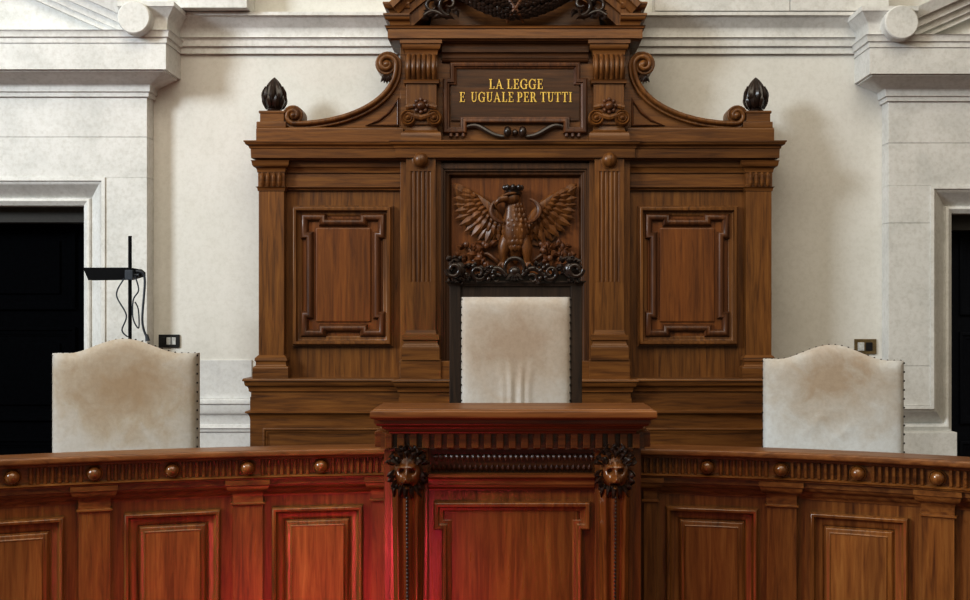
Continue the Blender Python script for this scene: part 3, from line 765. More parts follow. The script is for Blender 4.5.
# ---- attic pilasters with fluted cushions and ionic volutes
for s in (-1, 1):
    D = 5.775
    a, b_ = sorted((s * lx(405, D), s * lx(435.5, D))); w = b_ - a; xm = (a + b_) / 2
    bm = B()
    box(bm, a, b_, D, DA + 0.02, Z(142, D), Z(40, D), 0.003)
    pil = obj('attic_pilaster', bm, 'wood_v', bb)
    bm = B()
    P3 = [(a, DA + 0.01), (a, D), (b_, D), (b_, DA + 0.01)]
    z0, z1 = Z(55, D), Z(41, D)
    sweep(bm, P3, prof((-0.02, z0), ('l', 0.004, z0), ('s', 0.022, z1 - 0.02), ('l', 0.030, z1 - 0.018), ('l', 0.030, z1), ('l', -0.02, z1)), PLAN)
    obj('pilaster_capital', bm, 'wood_h', pil); bm = B()
    z0, z1 = Z(83.5, D), Z(80, D)
    sweep(bm, P3, prof((-0.02, z0), ('l', 0.012, z0), ('b', 0.016, z1), ('l', -0.02, z1)), PLAN)
    obj('pilaster_band', bm, 'wood_h', pil); bm = B()
    z0, z1 = Z(141, D), Z(126.5, D)
    sweep(bm, P3, prof((-0.02, z0), ('l', 0.026, z0), ('l', 0.026, z0 + 0.02), ('s', 0.0, z1), ('l', -0.02, z1)), PLAN)
    obj('pilaster_base', bm, 'wood_h', pil)
    bm = B()   # swollen cushion with upright flutes
    za, zb_ = Z(80, D), Z(55, D)
    for k in range(6):
        xx = a + w * (k + 0.5) / 6
        tube(bm, [(xx, D - 0.030 * math.sin(PI * i / 8) - 0.002, za + (zb_ - za) * i / 8) for i in range(9)], [w / 6 * 0.44] * 9, 8, 0.8)
    prism(bm, [(D + 0.01, za)] + [(D + 0.008 - 0.030 * math.sin(PI * i / 8), za + (zb_ - za) * i / 8) for i in range(9)] + [(D + 0.01, zb_)], lambda u, v, h: (h, u, v), a - 0.004, b_ + 0.004)
    obj('fluted_cushion', bm, 'wood_v', pil)
    bm = B()
    for q in (-1, 1):
        c = (421 - 514 + q * 13.2)
        cc = (xm + q * 13.0 / F * D, D - 0.012, Z(118.5, D))
        r = 8.0 / F * D
        lathe(bm, [(0, -0.03), (r, -0.03), (r, 0.012), (r * 0.84, 0.022), (r * 0.66, 0.014), (r * 0.62, 0.010), (r * 0.5, 0.020), (r * 0.30, 0.014), (r * 0.26, 0.024), (0, 0.034)], cc, 'y', 24)
    tube(bm, [(xm - 0.075, D - 0.012, Z(113, D)), (xm - 0.03, D - 0.02, Z(117, D)), (xm, D - 0.022, Z(118.5, D)), (xm + 0.03, D - 0.02, Z(117, D)), (xm + 0.075, D - 0.012, Z(113, D))], 0.016, 8)
    tube(bm, [(xm - 0.08, D - 0.012, Z(108, D)), (xm, D - 0.016, Z(105, D)), (xm + 0.08, D - 0.012, Z(108, D))], 0.014, 8)
    box(bm, xm - 0.07, xm + 0.07, D - 0.012, D, Z(125, D), Z(104, D), 0.003)
    vol = obj('ionic_volute', bm, 'wood_v', pil)
    bm = B()
    lathe(bm, [(0, -0.02), (0.036, -0.02), (0.038, 0.004), (0.030, 0.014), (0.025, 0.010)] + [(0.024 * math.cos(t * PI / 12), 0.012 + 0.022 * math.sin(t * PI / 12)) for t in range(7)], (xm, D - 0.014, Z(106.5, D)), 'y', 20)
    for k in range(8):
        an = 2 * PI * k / 8; blob(bm, (xm + 0.033 * math.cos(an), D - 0.024, Z(106.5, D) + 0.033 * math.sin(an)), (0.011, 0.009, 0.011), 8)
    obj('rosette', bm, 'wood_carved', vol)
# ---- top entablature and open segmental pediment with laurel swag
D = 5.77; ht = lx(393, D)
za, zb_ = Z(41, D), Z(24, 5.70)
bm = B()
pth = [(-ht, yb), (-ht, D), (ht, D), (ht, yb)]
sweep(bm, pth, prof((-0.2, za), ('l', 0.012, za), ('l', 0.014, za + 0.006), ('l', 0.030, za + 0.008), ('l', 0.030, zb_ - 0.014), ('l', 0.038, zb_ - 0.012), ('b', 0.046, zb_), ('l', -0.2, zb_)), PLAN)
obj('top_cornice', bm, 'wood_h', bb)
# springing blocks: cornice stubs at both ends
for s in (-1, 1):
    bm = B()
    D2 = 5.76; a, b_ = sorted((s * lx(391, D2), s * lx(409, D2)))
    z0, z1 = zb_ - 0.002, Z(4, D2)
    pr = prof((-0.06, z0), ('l', 0.008, z0), ('l', 0.010, z0 + 0.012), ('s', 0.036, z0 + 0.05), ('l', 0.042, z0 + 0.052), ('l', 0.042, z0 + 0.064), ('l', 0.012, z0 + 0.068), ('s', 0.040, z1 - 0.012), ('l', 0.044, z1 - 0.01), ('l', 0.044, z1), ('l', -0.06, z1))
    p4 = [(a, WALL - 0.05), (a, D2), (b_, D2)] if s < 0 else [(a, D2), (b_, D2), (b_, WALL - 0.05)]
    sweep(bm, p4, pr, PLAN)
    obj('pediment_end', bm, 'wood_h', bb)
bm = B()
DP = 5.74
RO = 160 / F * DP; cz = Z(126, DP)
def arcpath(R, a0, a1, n=30): return [(R * math.cos(a0 + (a1 - a0) * i / n), cz + R * math.sin(a0 + (a1 - a0) * i / n)) for i in range(n + 1)]
a0 = math.asin((zb_ - cz + 0.01) / (RO * 0.92))
pr = [(0.075, -0.33), (0.075, 0.045), (0.066, 0.052), (0.040, 0.052), (0.036, 0.032), (0.006, 0.020), (0.002, 0.008), (-0.03, 0.004), (-0.034, -0.012), (-0.085, -0.016), (-0.09, -0.33)]
sweep(bm, arcpath(RO, PI - a0, a0), [(-o, h) for o, h in pr], FRONT(DP))
obj('arched_pediment', bm, 'wood_v', bb)
bm = B()   # low tympanum board behind the swag, scooped along its top
DT = 5.84
top = [(514 + u, 8 - 10 * (abs(u) / 70.0) ** 2.2) for u in range(-80, 81, 8)]
prism(bm, [(X(u, DT), Z(v, DT)) for u, v in top] + [(X(600, DT), zb_ - 0.01), (X(428, DT), zb_ - 0.01)], FRONT(DT), -0.03, 0.0)
obj('tympanum_board', bm, 'wood_h', bb)
DG = 5.78
def G(px, py, o=0.0): return Vector((X(px, DG), DG - o, Z(py, DG)))
bm = B()   # swag core and leaves
core = []
for i in range(33):
    t = -1 + 2 * i / 32
    core.append((514 + 62 * t, 13.0 - 22 * t * t, 0.03))
rad = [(0.030 + 0.020 * (1 - abs(-1 + 2 * i / 32) ** 1.5)) for i in range(33)]
tube(bm, [G(*c) for c in core], [r * 0.8 for r in rad], 12, 0.7)
rnd = random.Random(11)
for i in range(1, 32):
    t = -1 + 2 * i / 32; dirx = -1 if t < 0 else 1
    cx, cy, _ = core[i]
    for k in range(6):
        an = PI * (k + 0.5 + 0.4 * (i % 2)) / 6.4
        off = rad[i] * F / DG * 0.80
        yy = cy + off * math.cos(an); oo = 0.03 + rad[i] * 0.75 * math.sin(an)
        L = 8.5
        leaf(bm, G(cx, yy, oo), G(cx - dirx * L * 0.8, yy + (L * 0.35) * (1 if an < PI / 2 else -1) * 0.8 + 1.0 * abs(t), oo + 0.016), 0.024, th=0.010, n=5, fat=0.7)
for k in range(26):
    i = rnd.randrange(2, 31); cx, cy, _ = core[i]
    blob(bm, G(cx + rnd.uniform(-2, 2), cy + rnd.uniform(-6, 7), 0.03 + rad[i] * 0.85), (0.010, 0.010, 0.010), 7)
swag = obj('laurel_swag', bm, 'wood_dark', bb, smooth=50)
bm = B()   # crossed ribbon at the middle of the swag
for q in (-1, 1):
    tube(bm, [G(514 - q * 8, 24, 0.035), G(514 - q * 4, 18, 0.075), G(514 + q * 1, 12, 0.085), G(514 + q * 5, 5, 0.07), G(514 + q * 8, 0, 0.03)], [0.008, 0.011, 0.011, 0.011, 0.007], 8)
obj('crossed_ribbon', bm, 'wood_carved', swag)
for s in (-1, 1):   # curling ribbon ends and acanthus in the corners
    bm = B()
    def C(u, v, o): return G(514 + s * (514 - u), v, o)
    sp = spiral((448, 8), PI * 0.5, PI * 0.5 + 2 * PI * 1.1, 10, 3, 24)
    tube(bm, [C(u, v, 0.05 + 0.002 * i) for i, (u, v) in enumerate(sp)], [0.014 * (1 - 0.5 * i / 24) for i in range(25)], 8)
    pts = bez((448, 18), (438, 20), (436, 8), (424, 18), 12)
    tube(bm, [C(u, v, 0.05) for u, v in pts], [0.014] * 13, 8)
    sp = spiral((432, 9), -PI * 0.2, -PI * 0.2 - 2 * PI * 0.8, 8, 3, 18)
    tube(bm, [C(u, v, 0.055) for u, v in sp], [0.012 * (1 - 0.4 * i / 18) for i in range(19)], 8)
    for (u, v, du, dv, w) in ((440, 14, -8, 7, 7), (436, 12, -12, 6, 7), (440, 8, -6, -9, 6), (428, 18, -6, 4, 5), (452, 12, 6, 8, 6), (446, 10, 3, 6, 6), (430, 12, -7, 1, 5), (426, 16, -5, 6, 5), (444, 20, 10, 2, 5)):
        leaf(bm, C(u, v, 0.03), C(u + du, v + dv, 0.05), w / F * DG, th=0.014, bend=0.15 * s)
    obj('acanthus_scroll', bm, 'wood_dark', bb, smooth=50)

bb.location.x = 0.006
# ================================================================== CURVED BENCH WINGS AND CENTRAL DESK
Y0 = 4.33
ZTOP, ZF1, ZF0, ZCR = 1.214, 1.184, 1.103, 1.030
def wing(side, R, label):
    def pos(s):
        a = s / R
        return Vector((side * R * math.sin(a), Y0 - R + R * math.cos(a), 0)), Vector((-side * math.sin(a), -math.cos(a), 0))
    def Bm(s, out, z):
        p, n = pos(s); q = p + n * out; q.z = z; return q
    S0, S1 = 0.478, 2.20
    mid, _ = pos(1.2)
    root = thing('judges_bench', (mid.x, mid.y, 0.0), label, 'bench')
    def amap(u, v, h): return Bm(u, h, v)                     # (s, z, out)
    def line(pr, s0=S0, s1=S1, step=0.05):                    # moulding along the curve, profile (out, z)
        n = max(2, int((s1 - s0) / step)); bm_ = B(); rings = []
        for i in range(n + 1):
            s = s0 + (s1 - s0) * i / n
            rings.append([Bm(s, o, h) for o, h in pr])
        loft(bm_, rings); return bm_
    def abox(bm_, s0, s1, o0, o1, z0, z1):
        n = max(1, int((s1 - s0) / 0.06)); rings = []
        for i in range(n + 1):
            s = s0 + (s1 - s0) * i / n
            rings.append([Bm(s, o0, z0), Bm(s, o1, z0), Bm(s, o1, z1), Bm(s, o0, z1)])
        loft(bm_, rings)
    def sub(path, step=0.07):
        out = []
        for i, a in enumerate(path):
            b = path[(i + 1) % len(path)]; n = max(1, int(math.hypot(b[0] - a[0], b[1] - a[1]) / step))
            out += [(a[0] + (b[0] - a[0]) * k / n, a[1] + (b[1] - a[1]) * k / n) for k in range(n)]
        return out
    # carcass and worktop
    bm_ = line([(-0.10, 0.0), (-0.055, 0.0), (-0.055, ZF0), (-0.10, ZF0)]); obj('carcass', bm_, 'bench_v', root)
    bm_ = line(prof((-0.10, ZTOP), ('l', -0.10, ZF1), ('l', 0.016, ZF1), ('l', 0.030, ZF1 + 0.004), ('a', 0.036, ZF1 + 0.012), ('b', 0.032, ZTOP - 0.003), ('l', 0.024, ZTOP)))
    obj('counter_top', bm_, 'bench_top', root)
    bm_ = line([(-0.10, 0.0), (-0.085, 0.0), (-0.085, ZF1), (-0.10, ZF1)]); obj('rear_support', bm_, 'bench_v', root)
    # frieze: ground, fillets and upright reeds
    bm_ = line(prof((-0.06, ZF0 - 0.004), ('l', 0.006, ZF0 - 0.004), ('b', 0.012, ZF0 + 0.004), ('l', 0.004, ZF0 + 0.009), ('l', -0.012, ZF0 + 0.012), ('l', -0.012, ZF1 - 0.012), ('l', 0.002, ZF1 - 0.010), ('l', 0.010, ZF1 - 0.002), ('l', 0.010, ZF1), ('l', -0.06, ZF1)))
    bs = [0.753 + 0.277 * k for k in range(5)]
    pitch = 0.0243; s = S0 + 0.01
    while s < S1 - 0.01:
        if all(abs(s - b) > 0.038 for b in bs):
            w = pitch * 0.31; z0, z1 = ZF0 + 0.011, ZF1 - 0.011; rings = []
            for z, k in ((z0, 0.55), (z0 + 0.004, 0.9), (z1 - 0.006, 1.0), (z1, 0.8)):
                rings.append([Bm(s - w, -0.013, z), Bm(s - w * 0.9, -0.004 + 0.002 * k, z), Bm(s - w * 0.4, 0.003 * k, z), Bm(s + w * 0.4, 0.003 * k, z), Bm(s + w * 0.9, -0.004 + 0.002 * k, z), Bm(s + w, -0.013, z)])
            loft(bm_, rings)
        s += pitch
    fr = obj('reeded_frieze', bm_, 'bench_h', root)
    for b in bs:
        bm_ = B(); rings = []
        c, n = pos(b); c = c + n * -0.006; c.z = (ZF0 + ZF1) / 2; t = Vector((n.y, -n.x, 0))
        for r, h in [(0.031, -0.006), (0.031, 0.003), (0.028, 0.006), (0.0265, 0.004)] + [(0.026 * math.cos(q * PI / 14), 0.008 + 0.026 * math.sin(q * PI / 14)) for q in range(8)]:
            r = max(r, 1e-4); rings.append([c + n * h + t * (r * math.cos(2 * PI * k / 24)) + Vector((0, 0, r * math.sin(2 * PI * k / 24))) for k in range(24)])
        loft(bm_, rings); obj('boss', bm_, 'bench_gloss', fr)
    # pilasters
    pcs = [(0.533, 0.05), (1.030, 0.110), (1.584, 0.110), (2.138, 0.10)]
    for c, w in pcs:
        s0, s1 = c - w / 2, c + w / 2
        bm_ = B(); abox(bm_, s0, s1, -0.06, -0.022, 0.12, ZCR - 0.02)
        pil = obj('pilaster', bm_, 'bench_v', root)
        bm_ = B()
        pr = prof((-0.06, ZCR - 0.036), ('l', -0.022, ZCR - 0.036), ('b', -0.014, ZCR - 0.030), ('l', -0.014, ZCR - 0.025), ('l', -0.021, ZCR - 0.022), ('l', -0.021, ZCR), ('s', 0.002, ZCR + 0.045), ('l', 0.006, ZCR + 0.048), ('l', 0.006, ZF0 - 0.006), ('l', -0.06, ZF0 - 0.006))
        rings = []
        # capital flares sideways too: build as returned moulding in plan
        pth = [(s0, -0.06), (s0, -0.022), (s1, -0.022), (s1, -0.06)]
        prq = [(o + 0.022, h) for o, h in pr if o > -0.05]
        prq = [(-0.02, ZCR - 0.036)] + prq + [(-0.02, ZF0 - 0.006)]
        ringsf = []
        for i, (ss, oo) in enumerate(pth):
            ds = -1 if i < 2 else 1; do = 0 if i in (0, 3) else 1
            ringsf.append([Bm(ss + ds * o, oo + do * o, h) for o, h in prq])
        loft(bm_, ringsf); obj('capital', bm_, 'bench_h', pil)
        bm_ = B(); abox(bm_, s0 - 0.015, s1 + 0.015, -0.06, -0.006, 0.0, 0.13); obj('pilaster_plinth', bm_, 'bench_h', pil)
    # panels between the pilasters
    edges = [(pcs[k][0] + pcs[k][1] / 2, pcs[k + 1][0] - pcs[k + 1][1] / 2) for k in range(3)]
    for e0, e1 in edges:
        bm_ = B()
        z0, z1 = ZCR, ZF0 - 0.006
        pr = prof((-0.058, z0 - 0.004), ('l', -0.050, z0 - 0.004), ('b', -0.040, z0 + 0.010), ('l', -0.036, z0 + 0.016), ('s', -0.014, z0 + 0.045), ('l', -0.008, z0 + 0.047), ('l', -0.008, z1), ('l', -0.058, z1))
        rings = []; n = 8
        for i in range(n + 1):
            ss = e0 + (e1 - e0) * i / n; rings.append([Bm(ss, o, h) for o, h in pr])
        loft(bm_, rings); obj('crown_moulding', bm_, 'bench_h', root)
        m = (e0 + e1) / 2; hw = min(0.175, (e1 - e0) / 2 - 0.03)
        zt, zb2 = 0.982, 0.20
        bm_ = B()
        abox(bm_, m - hw + 0.075, m + hw - 0.075, -0.056, -0.036, zb2 + 0.075, zt - 0.075)
        pan = obj('raised_panel', bm_, 'bench_panel', root)
        bm_ = B()
        fp = prof((0, -0.058), ('l', 0, -0.046), ('b', -0.008, -0.026), ('l', -0.016, -0.028), ('l', -0.020, -0.040), ('s', -0.050, -0.054), ('l', -0.050, -0.060))
        sweep(bm_, sub([(m - hw, zb2), (m + hw, zb2), (m + hw, zt), (m - hw, zt)]), fp, amap, True)
        obj('panel_frame', bm_, 'bench_v', pan)
        bm_ = B()
        q = 0.052
        fp = prof((0, -0.058), ('l', 0, -0.050), ('l', -0.004, -0.046), ('s', -0.024, -0.034), ('l', -0.026, -0.058))
        sweep(bm_, sub([(m - hw + q, zb2 + q), (m + hw - q, zb2 + q), (m + hw - q, zt - q), (m - hw + q, zt - q)]), fp, amap, True)
        obj('panel_bevel', bm_, 'bench_v', pan)
    # base
    bm_ = line(prof((-0.06, 0.0), ('l', -0.025, 0.0), ('l', -0.025, 0.10), ('s', -0.05, 0.13), ('l', -0.06, 0.13))); obj('plinth', bm_, 'bench_h', root)
    return root
wing(-1, 5.0, 'curved reddish wooden bench wing with reeded frieze under the left cream chair')
wing(1, 3.45, 'curved brown wooden bench wing with reeded frieze under the right cream chair')

desk = thing('presiding_desk', (0, 4.1, 0), 'raised central wooden desk with dentils and two carved lion heads', 'desk')
DF = 3.95
hw = 0.462
x_c = X(512.5, DF)
bm = B()
box(bm, x_c - hw, x_c + hw, DF, 4.36, 0.0, 1.30, 0.004); obj('carcass', bm, 'desk_v', desk)
bm = B()   # heavy moulded top
zt = 1.405
hwt = 0.495; yt = 3.82
pr = prof((-0.05, 1.366), ('l', -0.016, 1.366), ('l', -0.010, 1.370), ('a', 0.004, 1.380), ('b', 0.0, zt - 0.006), ('a', -0.012, zt), ('l', -0.05, zt))
pth = [(-hwt + X(513.5, yt), 4.09), (-hwt + X(513.5, yt), yt), (hwt + X(513.5, yt), yt), (hwt + X(513.5, yt), 4.09)]
sweep(bm, pth, pr, PLAN)
box(bm, pth[1][0] + 0.04, pth[2][0] - 0.04, yt + 0.04, 4.09, 1.366, zt - 0.0005)
obj('desk_top', bm, 'bench_top', desk)
def dpath(i=0.0, y=DF): return [(x_c - hw + i, 4.35), (x_c - hw + i, y), (x_c + hw - i, y), (x_c + hw - i, 4.35)]
bm = B()   # stepped moulding below the top
pr = prof((-0.02, 1.312), ('l', 0.050, 1.312), ('b', 0.062, 1.324), ('l', 0.062, 1.328), ('l', 0.072, 1.332), ('s', 0.092, 1.350), ('l', 0.098, 1.352), ('l', 0.098, 1.367), ('l', -0.02, 1.367))
p5 = [(x_c - hw + 0.075, 4.08), (x_c - hw + 0.075, DF), (x_c + hw - 0.075, DF), (x_c + hw - 0.075, 4.08)]
sweep(bm, dpath(0.068)[:0] + p5, pr, PLAN)
obj('top_moulding', bm, 'desk_h', desk)
bm = B()   # dentil course
ZD0, ZD1 = 1.258, 1.312
p6 = [(x_c - hw - 0.006, 4.35), (x_c - hw - 0.006, DF - 0.012), (x_c + hw + 0.006, DF - 0.012), (x_c + hw + 0.006, 4.35)]
sweep(bm, p6, [(-0.02, ZD0 - 0.006), (0.006, ZD0 - 0.006), (0.004, ZD0), (0.0, ZD1), (-0.02, ZD1)], PLAN)
n = 21; pit = 2 * hw / n
for k in range(n):
    xx = x_c - hw + pit * (k + 0.5)
    box(bm, xx - pit * 0.30, xx + pit * 0.30, DF - 0.046, DF, ZD0, ZD1 + 0.002, 0.003, 1)
for s in (-1, 1):
    for k in range(10):
        yy = DF + 0.02 + k * 0.05
        box(bm, x_c + s * (hw - 0.01), x_c + s * (hw + 0.034), yy - 0.013, yy + 0.013, ZD0, ZD1 + 0.002, 0.003, 1)
obj('dentil_course', bm, 'desk_h', desk)
bm = B()   # carved leaf frieze
xa, xb = X(431, DF), X(592, DF)
box(bm, xa, xb, DF - 0.006, DF + 0.01, 1.165, 1.254)
box(bm, xa, xb, DF - 0.014, DF + 0.01, 1.236, 1.254, 0.002)
n = 30
for k in range(n):
    xx = xa + (xb - xa) * (k + 0.5) / n
    leaf(bm, (xx, DF - 0.008, 1.172), (xx, DF - 0.020, 1.200), 0.020, th=0.007, n=5)
    leaf(bm, (xx + 0.5 * (xb - xa) / n, DF - 0.006, 1.236), (xx + 0.5 * (xb - xa) / n, DF - 0.010, 1.206), 0.016, th=0.004, n=5)
obj('leaf_frieze', bm, 'bench_dark', desk)
bm = B()   # string moulding under the frieze
sweep(bm, [(X(429, DF), DF), (X(594, DF), DF)], prof((-0.01, 1.104), ('l', 0.010, 1.104), ('s', 0.026, 1.125), ('l', 0.030, 1.128), ('l', 0.030, 1.140), ('b', 0.046, 1.156), ('l', 0.046, 1.166), ('l', -0.01, 1.168)), PLAN)
obj('string_moulding', bm, 'desk_h', desk)
# central panel with shouldered frame
bm = B()
xa, xb = X(445, DF), X(577, DF)
box(bm, xa, xb, DF - 0.008, DF + 0.004, 0.16, Z(505, DF))
pan = obj('front_panel', bm, 'desk_panel', desk)
bm = B()
pts = [(442, 1400), (582, 1400), (582, 529), (590, 529), (590, 501), (434, 501), (434, 529), (442, 529)]
pts = [(X(u, DF), Z(v, DF) if v < 1000 else 0.15) for u, v in pts]
fp = prof((0.0, -0.006), ('l', 0.0, 0.014), ('b', -0.008, 0.028), ('l', -0.016, 0.026), ('l', -0.018, 0.018), ('s', -0.036, 0.006), ('l', -0.036, -0.006))
sweep(bm, pts, fp, FRONT(DF), True)
obj('panel_frame', bm, 'desk_v', pan)
bm = B(); sweep(bm, [(x_c - hw, DF), (x_c + hw, DF)], prof((-0.02, 0.0), ('l', 0.03, 0.0), ('l', 0.03, 0.10), ('s', 0.0, 0.14), ('l', -0.02, 0.14)), PLAN); obj('plinth', bm, 'desk_h', desk)

# lion-headed consoles
def lion(cx):
    yL = DF - 0.02
    zc = Z(473, 3.88)
    # tapering console shaft, convex with flutes and a string of beads
    bm = B(); rings = []
    zs = [0.14 + (1.12 - 0.14) * i / 14 for i in range(15)]
    for z in zs:
        t = (z - 0.14) / 0.98
        w = 0.044 + 0.012 * t; dep = 0.035 + 0.035 * t ** 2
        ring = [Vector((cx - w, DF + 0.01, z)), Vector((cx - w, yL, z))]
        for q in range(0, 25):
            u = -1 + 2 * q / 24
            prf = dep * (1 - 0.45 * u * u) + 0.010 * math.cos(u * PI * 3) * min(1.0, 1.6 - abs(u)) - 0.010 * math.exp(-(u / 0.16) ** 2)
            ring.append(Vector((cx + w * u, yL - prf, z)))
        ring += [Vector((cx + w, yL, z)), Vector((cx + w, DF + 0.01, z))]
        rings.append(ring)
    loft(bm, rings)
    box(bm, cx - 0.068, cx + 0.068, DF - 0.018, DF + 0.005, 0.13, 1.262, 0.003)
    box(bm, cx - 0.070, cx + 0.070, DF - 0.030, DF + 0.005, 1.245, 1.262, 0.003)
    con = obj('lion_console', bm, 'desk_gloss', desk, smooth=45)
    bm = B()
    z = 1.09
    while z > 0.2:
        t = (z - 0.14) / 0.98; blob(bm, (cx, yL - (0.035 + 0.035 * t ** 2) - 0.004, z), (0.005, 0.005, 0.006), 8); z -= 0.0135
    obj('bead_string', bm, 'wood_dark', con)
    bm = B(); box(bm, cx - 0.062, cx + 0.062, DF - 0.10, DF + 0.01, 0.0, 0.15, 0.006); obj('console_foot', bm, 'desk_h', con)
    # head
    RX, RZ = 0.051, 0.066
    y0 = yL - 0.030
    g = lambda u, v, cu, cv, su, sv: math.exp(-((u - cu) / su) ** 2 - ((v - cv) / sv) ** 2)
    def hgt(u, v):
        r2 = u * u + v * v
        h = 0.046 * math.sqrt(max(0.0, 1 - r2))
        h += 0.034 * g(u, v, 0, -0.34, 0.34, 0.20) + 0.018 * g(u, v, 0, -0.02, 0.17, 0.36) + 0.012 * g(u, v, 0, -0.16, 0.22, 0.10)
        for q in (-1, 1):
            h += 0.018 * g(u, v, q * 0.34, 0.36, 0.22, 0.10) - 0.034 * g(u, v, q * 0.36, 0.14, 0.15, 0.10) + 0.016 * g(u, v, q * 0.36, 0.14, 0.08, 0.05)
            h += 0.010 * g(u, v, q * 0.22, -0.40, 0.14, 0.14) + 0.006 * g(u, v, q * 0.58, -0.08, 0.18, 0.22)
        h -= 0.042 * g(u, v, 0, -0.60, 0.28, 0.085) + 0.006 * g(u, v, 0, -0.40, 0.03, 0.16)
        h += 0.020 * g(u, v, 0, -0.80, 0.20, 0.10)
        h += 0.005 * g(u, v, 0, 0.5, 0.10, 0.2)
        return h
    bm = B(); nr, na = 20, 40; grid = []
    for i in range(nr + 1):
        r = i / nr; row = []
        for k in range(na):
            a = 2 * PI * k / na; u, v = r * math.cos(a), r * math.sin(a)
            edge = max(0.0, (r - 0.9) / 0.1)
            row.append(Vector((cx + u * RX, y0 - hgt(u, v) * (1 - edge) + 0.01 * edge, zc + v * RZ)))
        grid.append(row)
    back = [Vector((cx + math.cos(2 * PI * k / na) * RX, yL + 0.01, zc + math.sin(2 * PI * k / na) * RZ)) for k in range(na)]
    loft(bm, grid + [back])
    head = obj('lion_head', bm, 'lion_wood', desk, smooth=70)
    # mane of curling locks and beard
    bm = B(); rnd = random.Random(int(cx * 1000))
    for ringi, (rr, cnt, o, L, w) in enumerate(((0.74, 13, 0.040, 0.030, 0.017), (0.92, 19, 0.022, 0.030, 0.017), (1.06, 20, 0.006, 0.026, 0.017))):
        for k in range(cnt):
            a = 2 * PI * (k + 0.5 * (ringi % 2) + rnd.uniform(-.2, .2)) / cnt + PI / 2
            ca, sa = math.cos(a), math.sin(a)
            if ringi == 0 and sa < 0.42: continue
            if ringi == 1 and sa < -0.72: continue
            p0 = Vector((cx + ca * RX * rr, y0 - o - 0.004, zc + 0.006 + sa * RZ * rr))
            tw = rnd.choice((-1, 1))
            if sa > 0.25: dr = Vector((ca * 0.75, 0, 0.30 + 0.45 * sa))
            else: dr = Vector((ca * 0.40, 0, -0.85))
            dr.normalize()
            p1 = p0 + dr * L * rnd.uniform(.85, 1.1) + Vector((-dr.z, 0, dr.x)) * 0.008 * tw + Vector((0, 0.008, 0))
            leaf(bm, p0, p1, w, (ca * 0.6, -1, sa * 0.3), 0.013, bend=0.25 * tw, n=6, fat=0.85)
    for q in (-1, 1):   # ears
        blob(bm, (cx + q * 0.036, y0 - 0.030, zc + 0.046), (0.012, 0.010, 0.014), 8)
    for k in range(9):  # beard tufts falling on the console
        u = (k - 4) / 4
        leaf(bm, (cx + u * 0.034, y0 - 0.032 + 0.012 * abs(u), zc - 0.046 + 0.006 * abs(u)), (cx + u * 0.050, y0 - 0.026 + 0.012 * abs(u), zc - 0.098 + 0.012 * abs(u)), 0.018, th=0.012, n=6, bend=0.1 * (-1) ** k)
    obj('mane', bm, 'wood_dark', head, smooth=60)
lion(X(408, 3.9)); lion(X(614.5, 3.9))
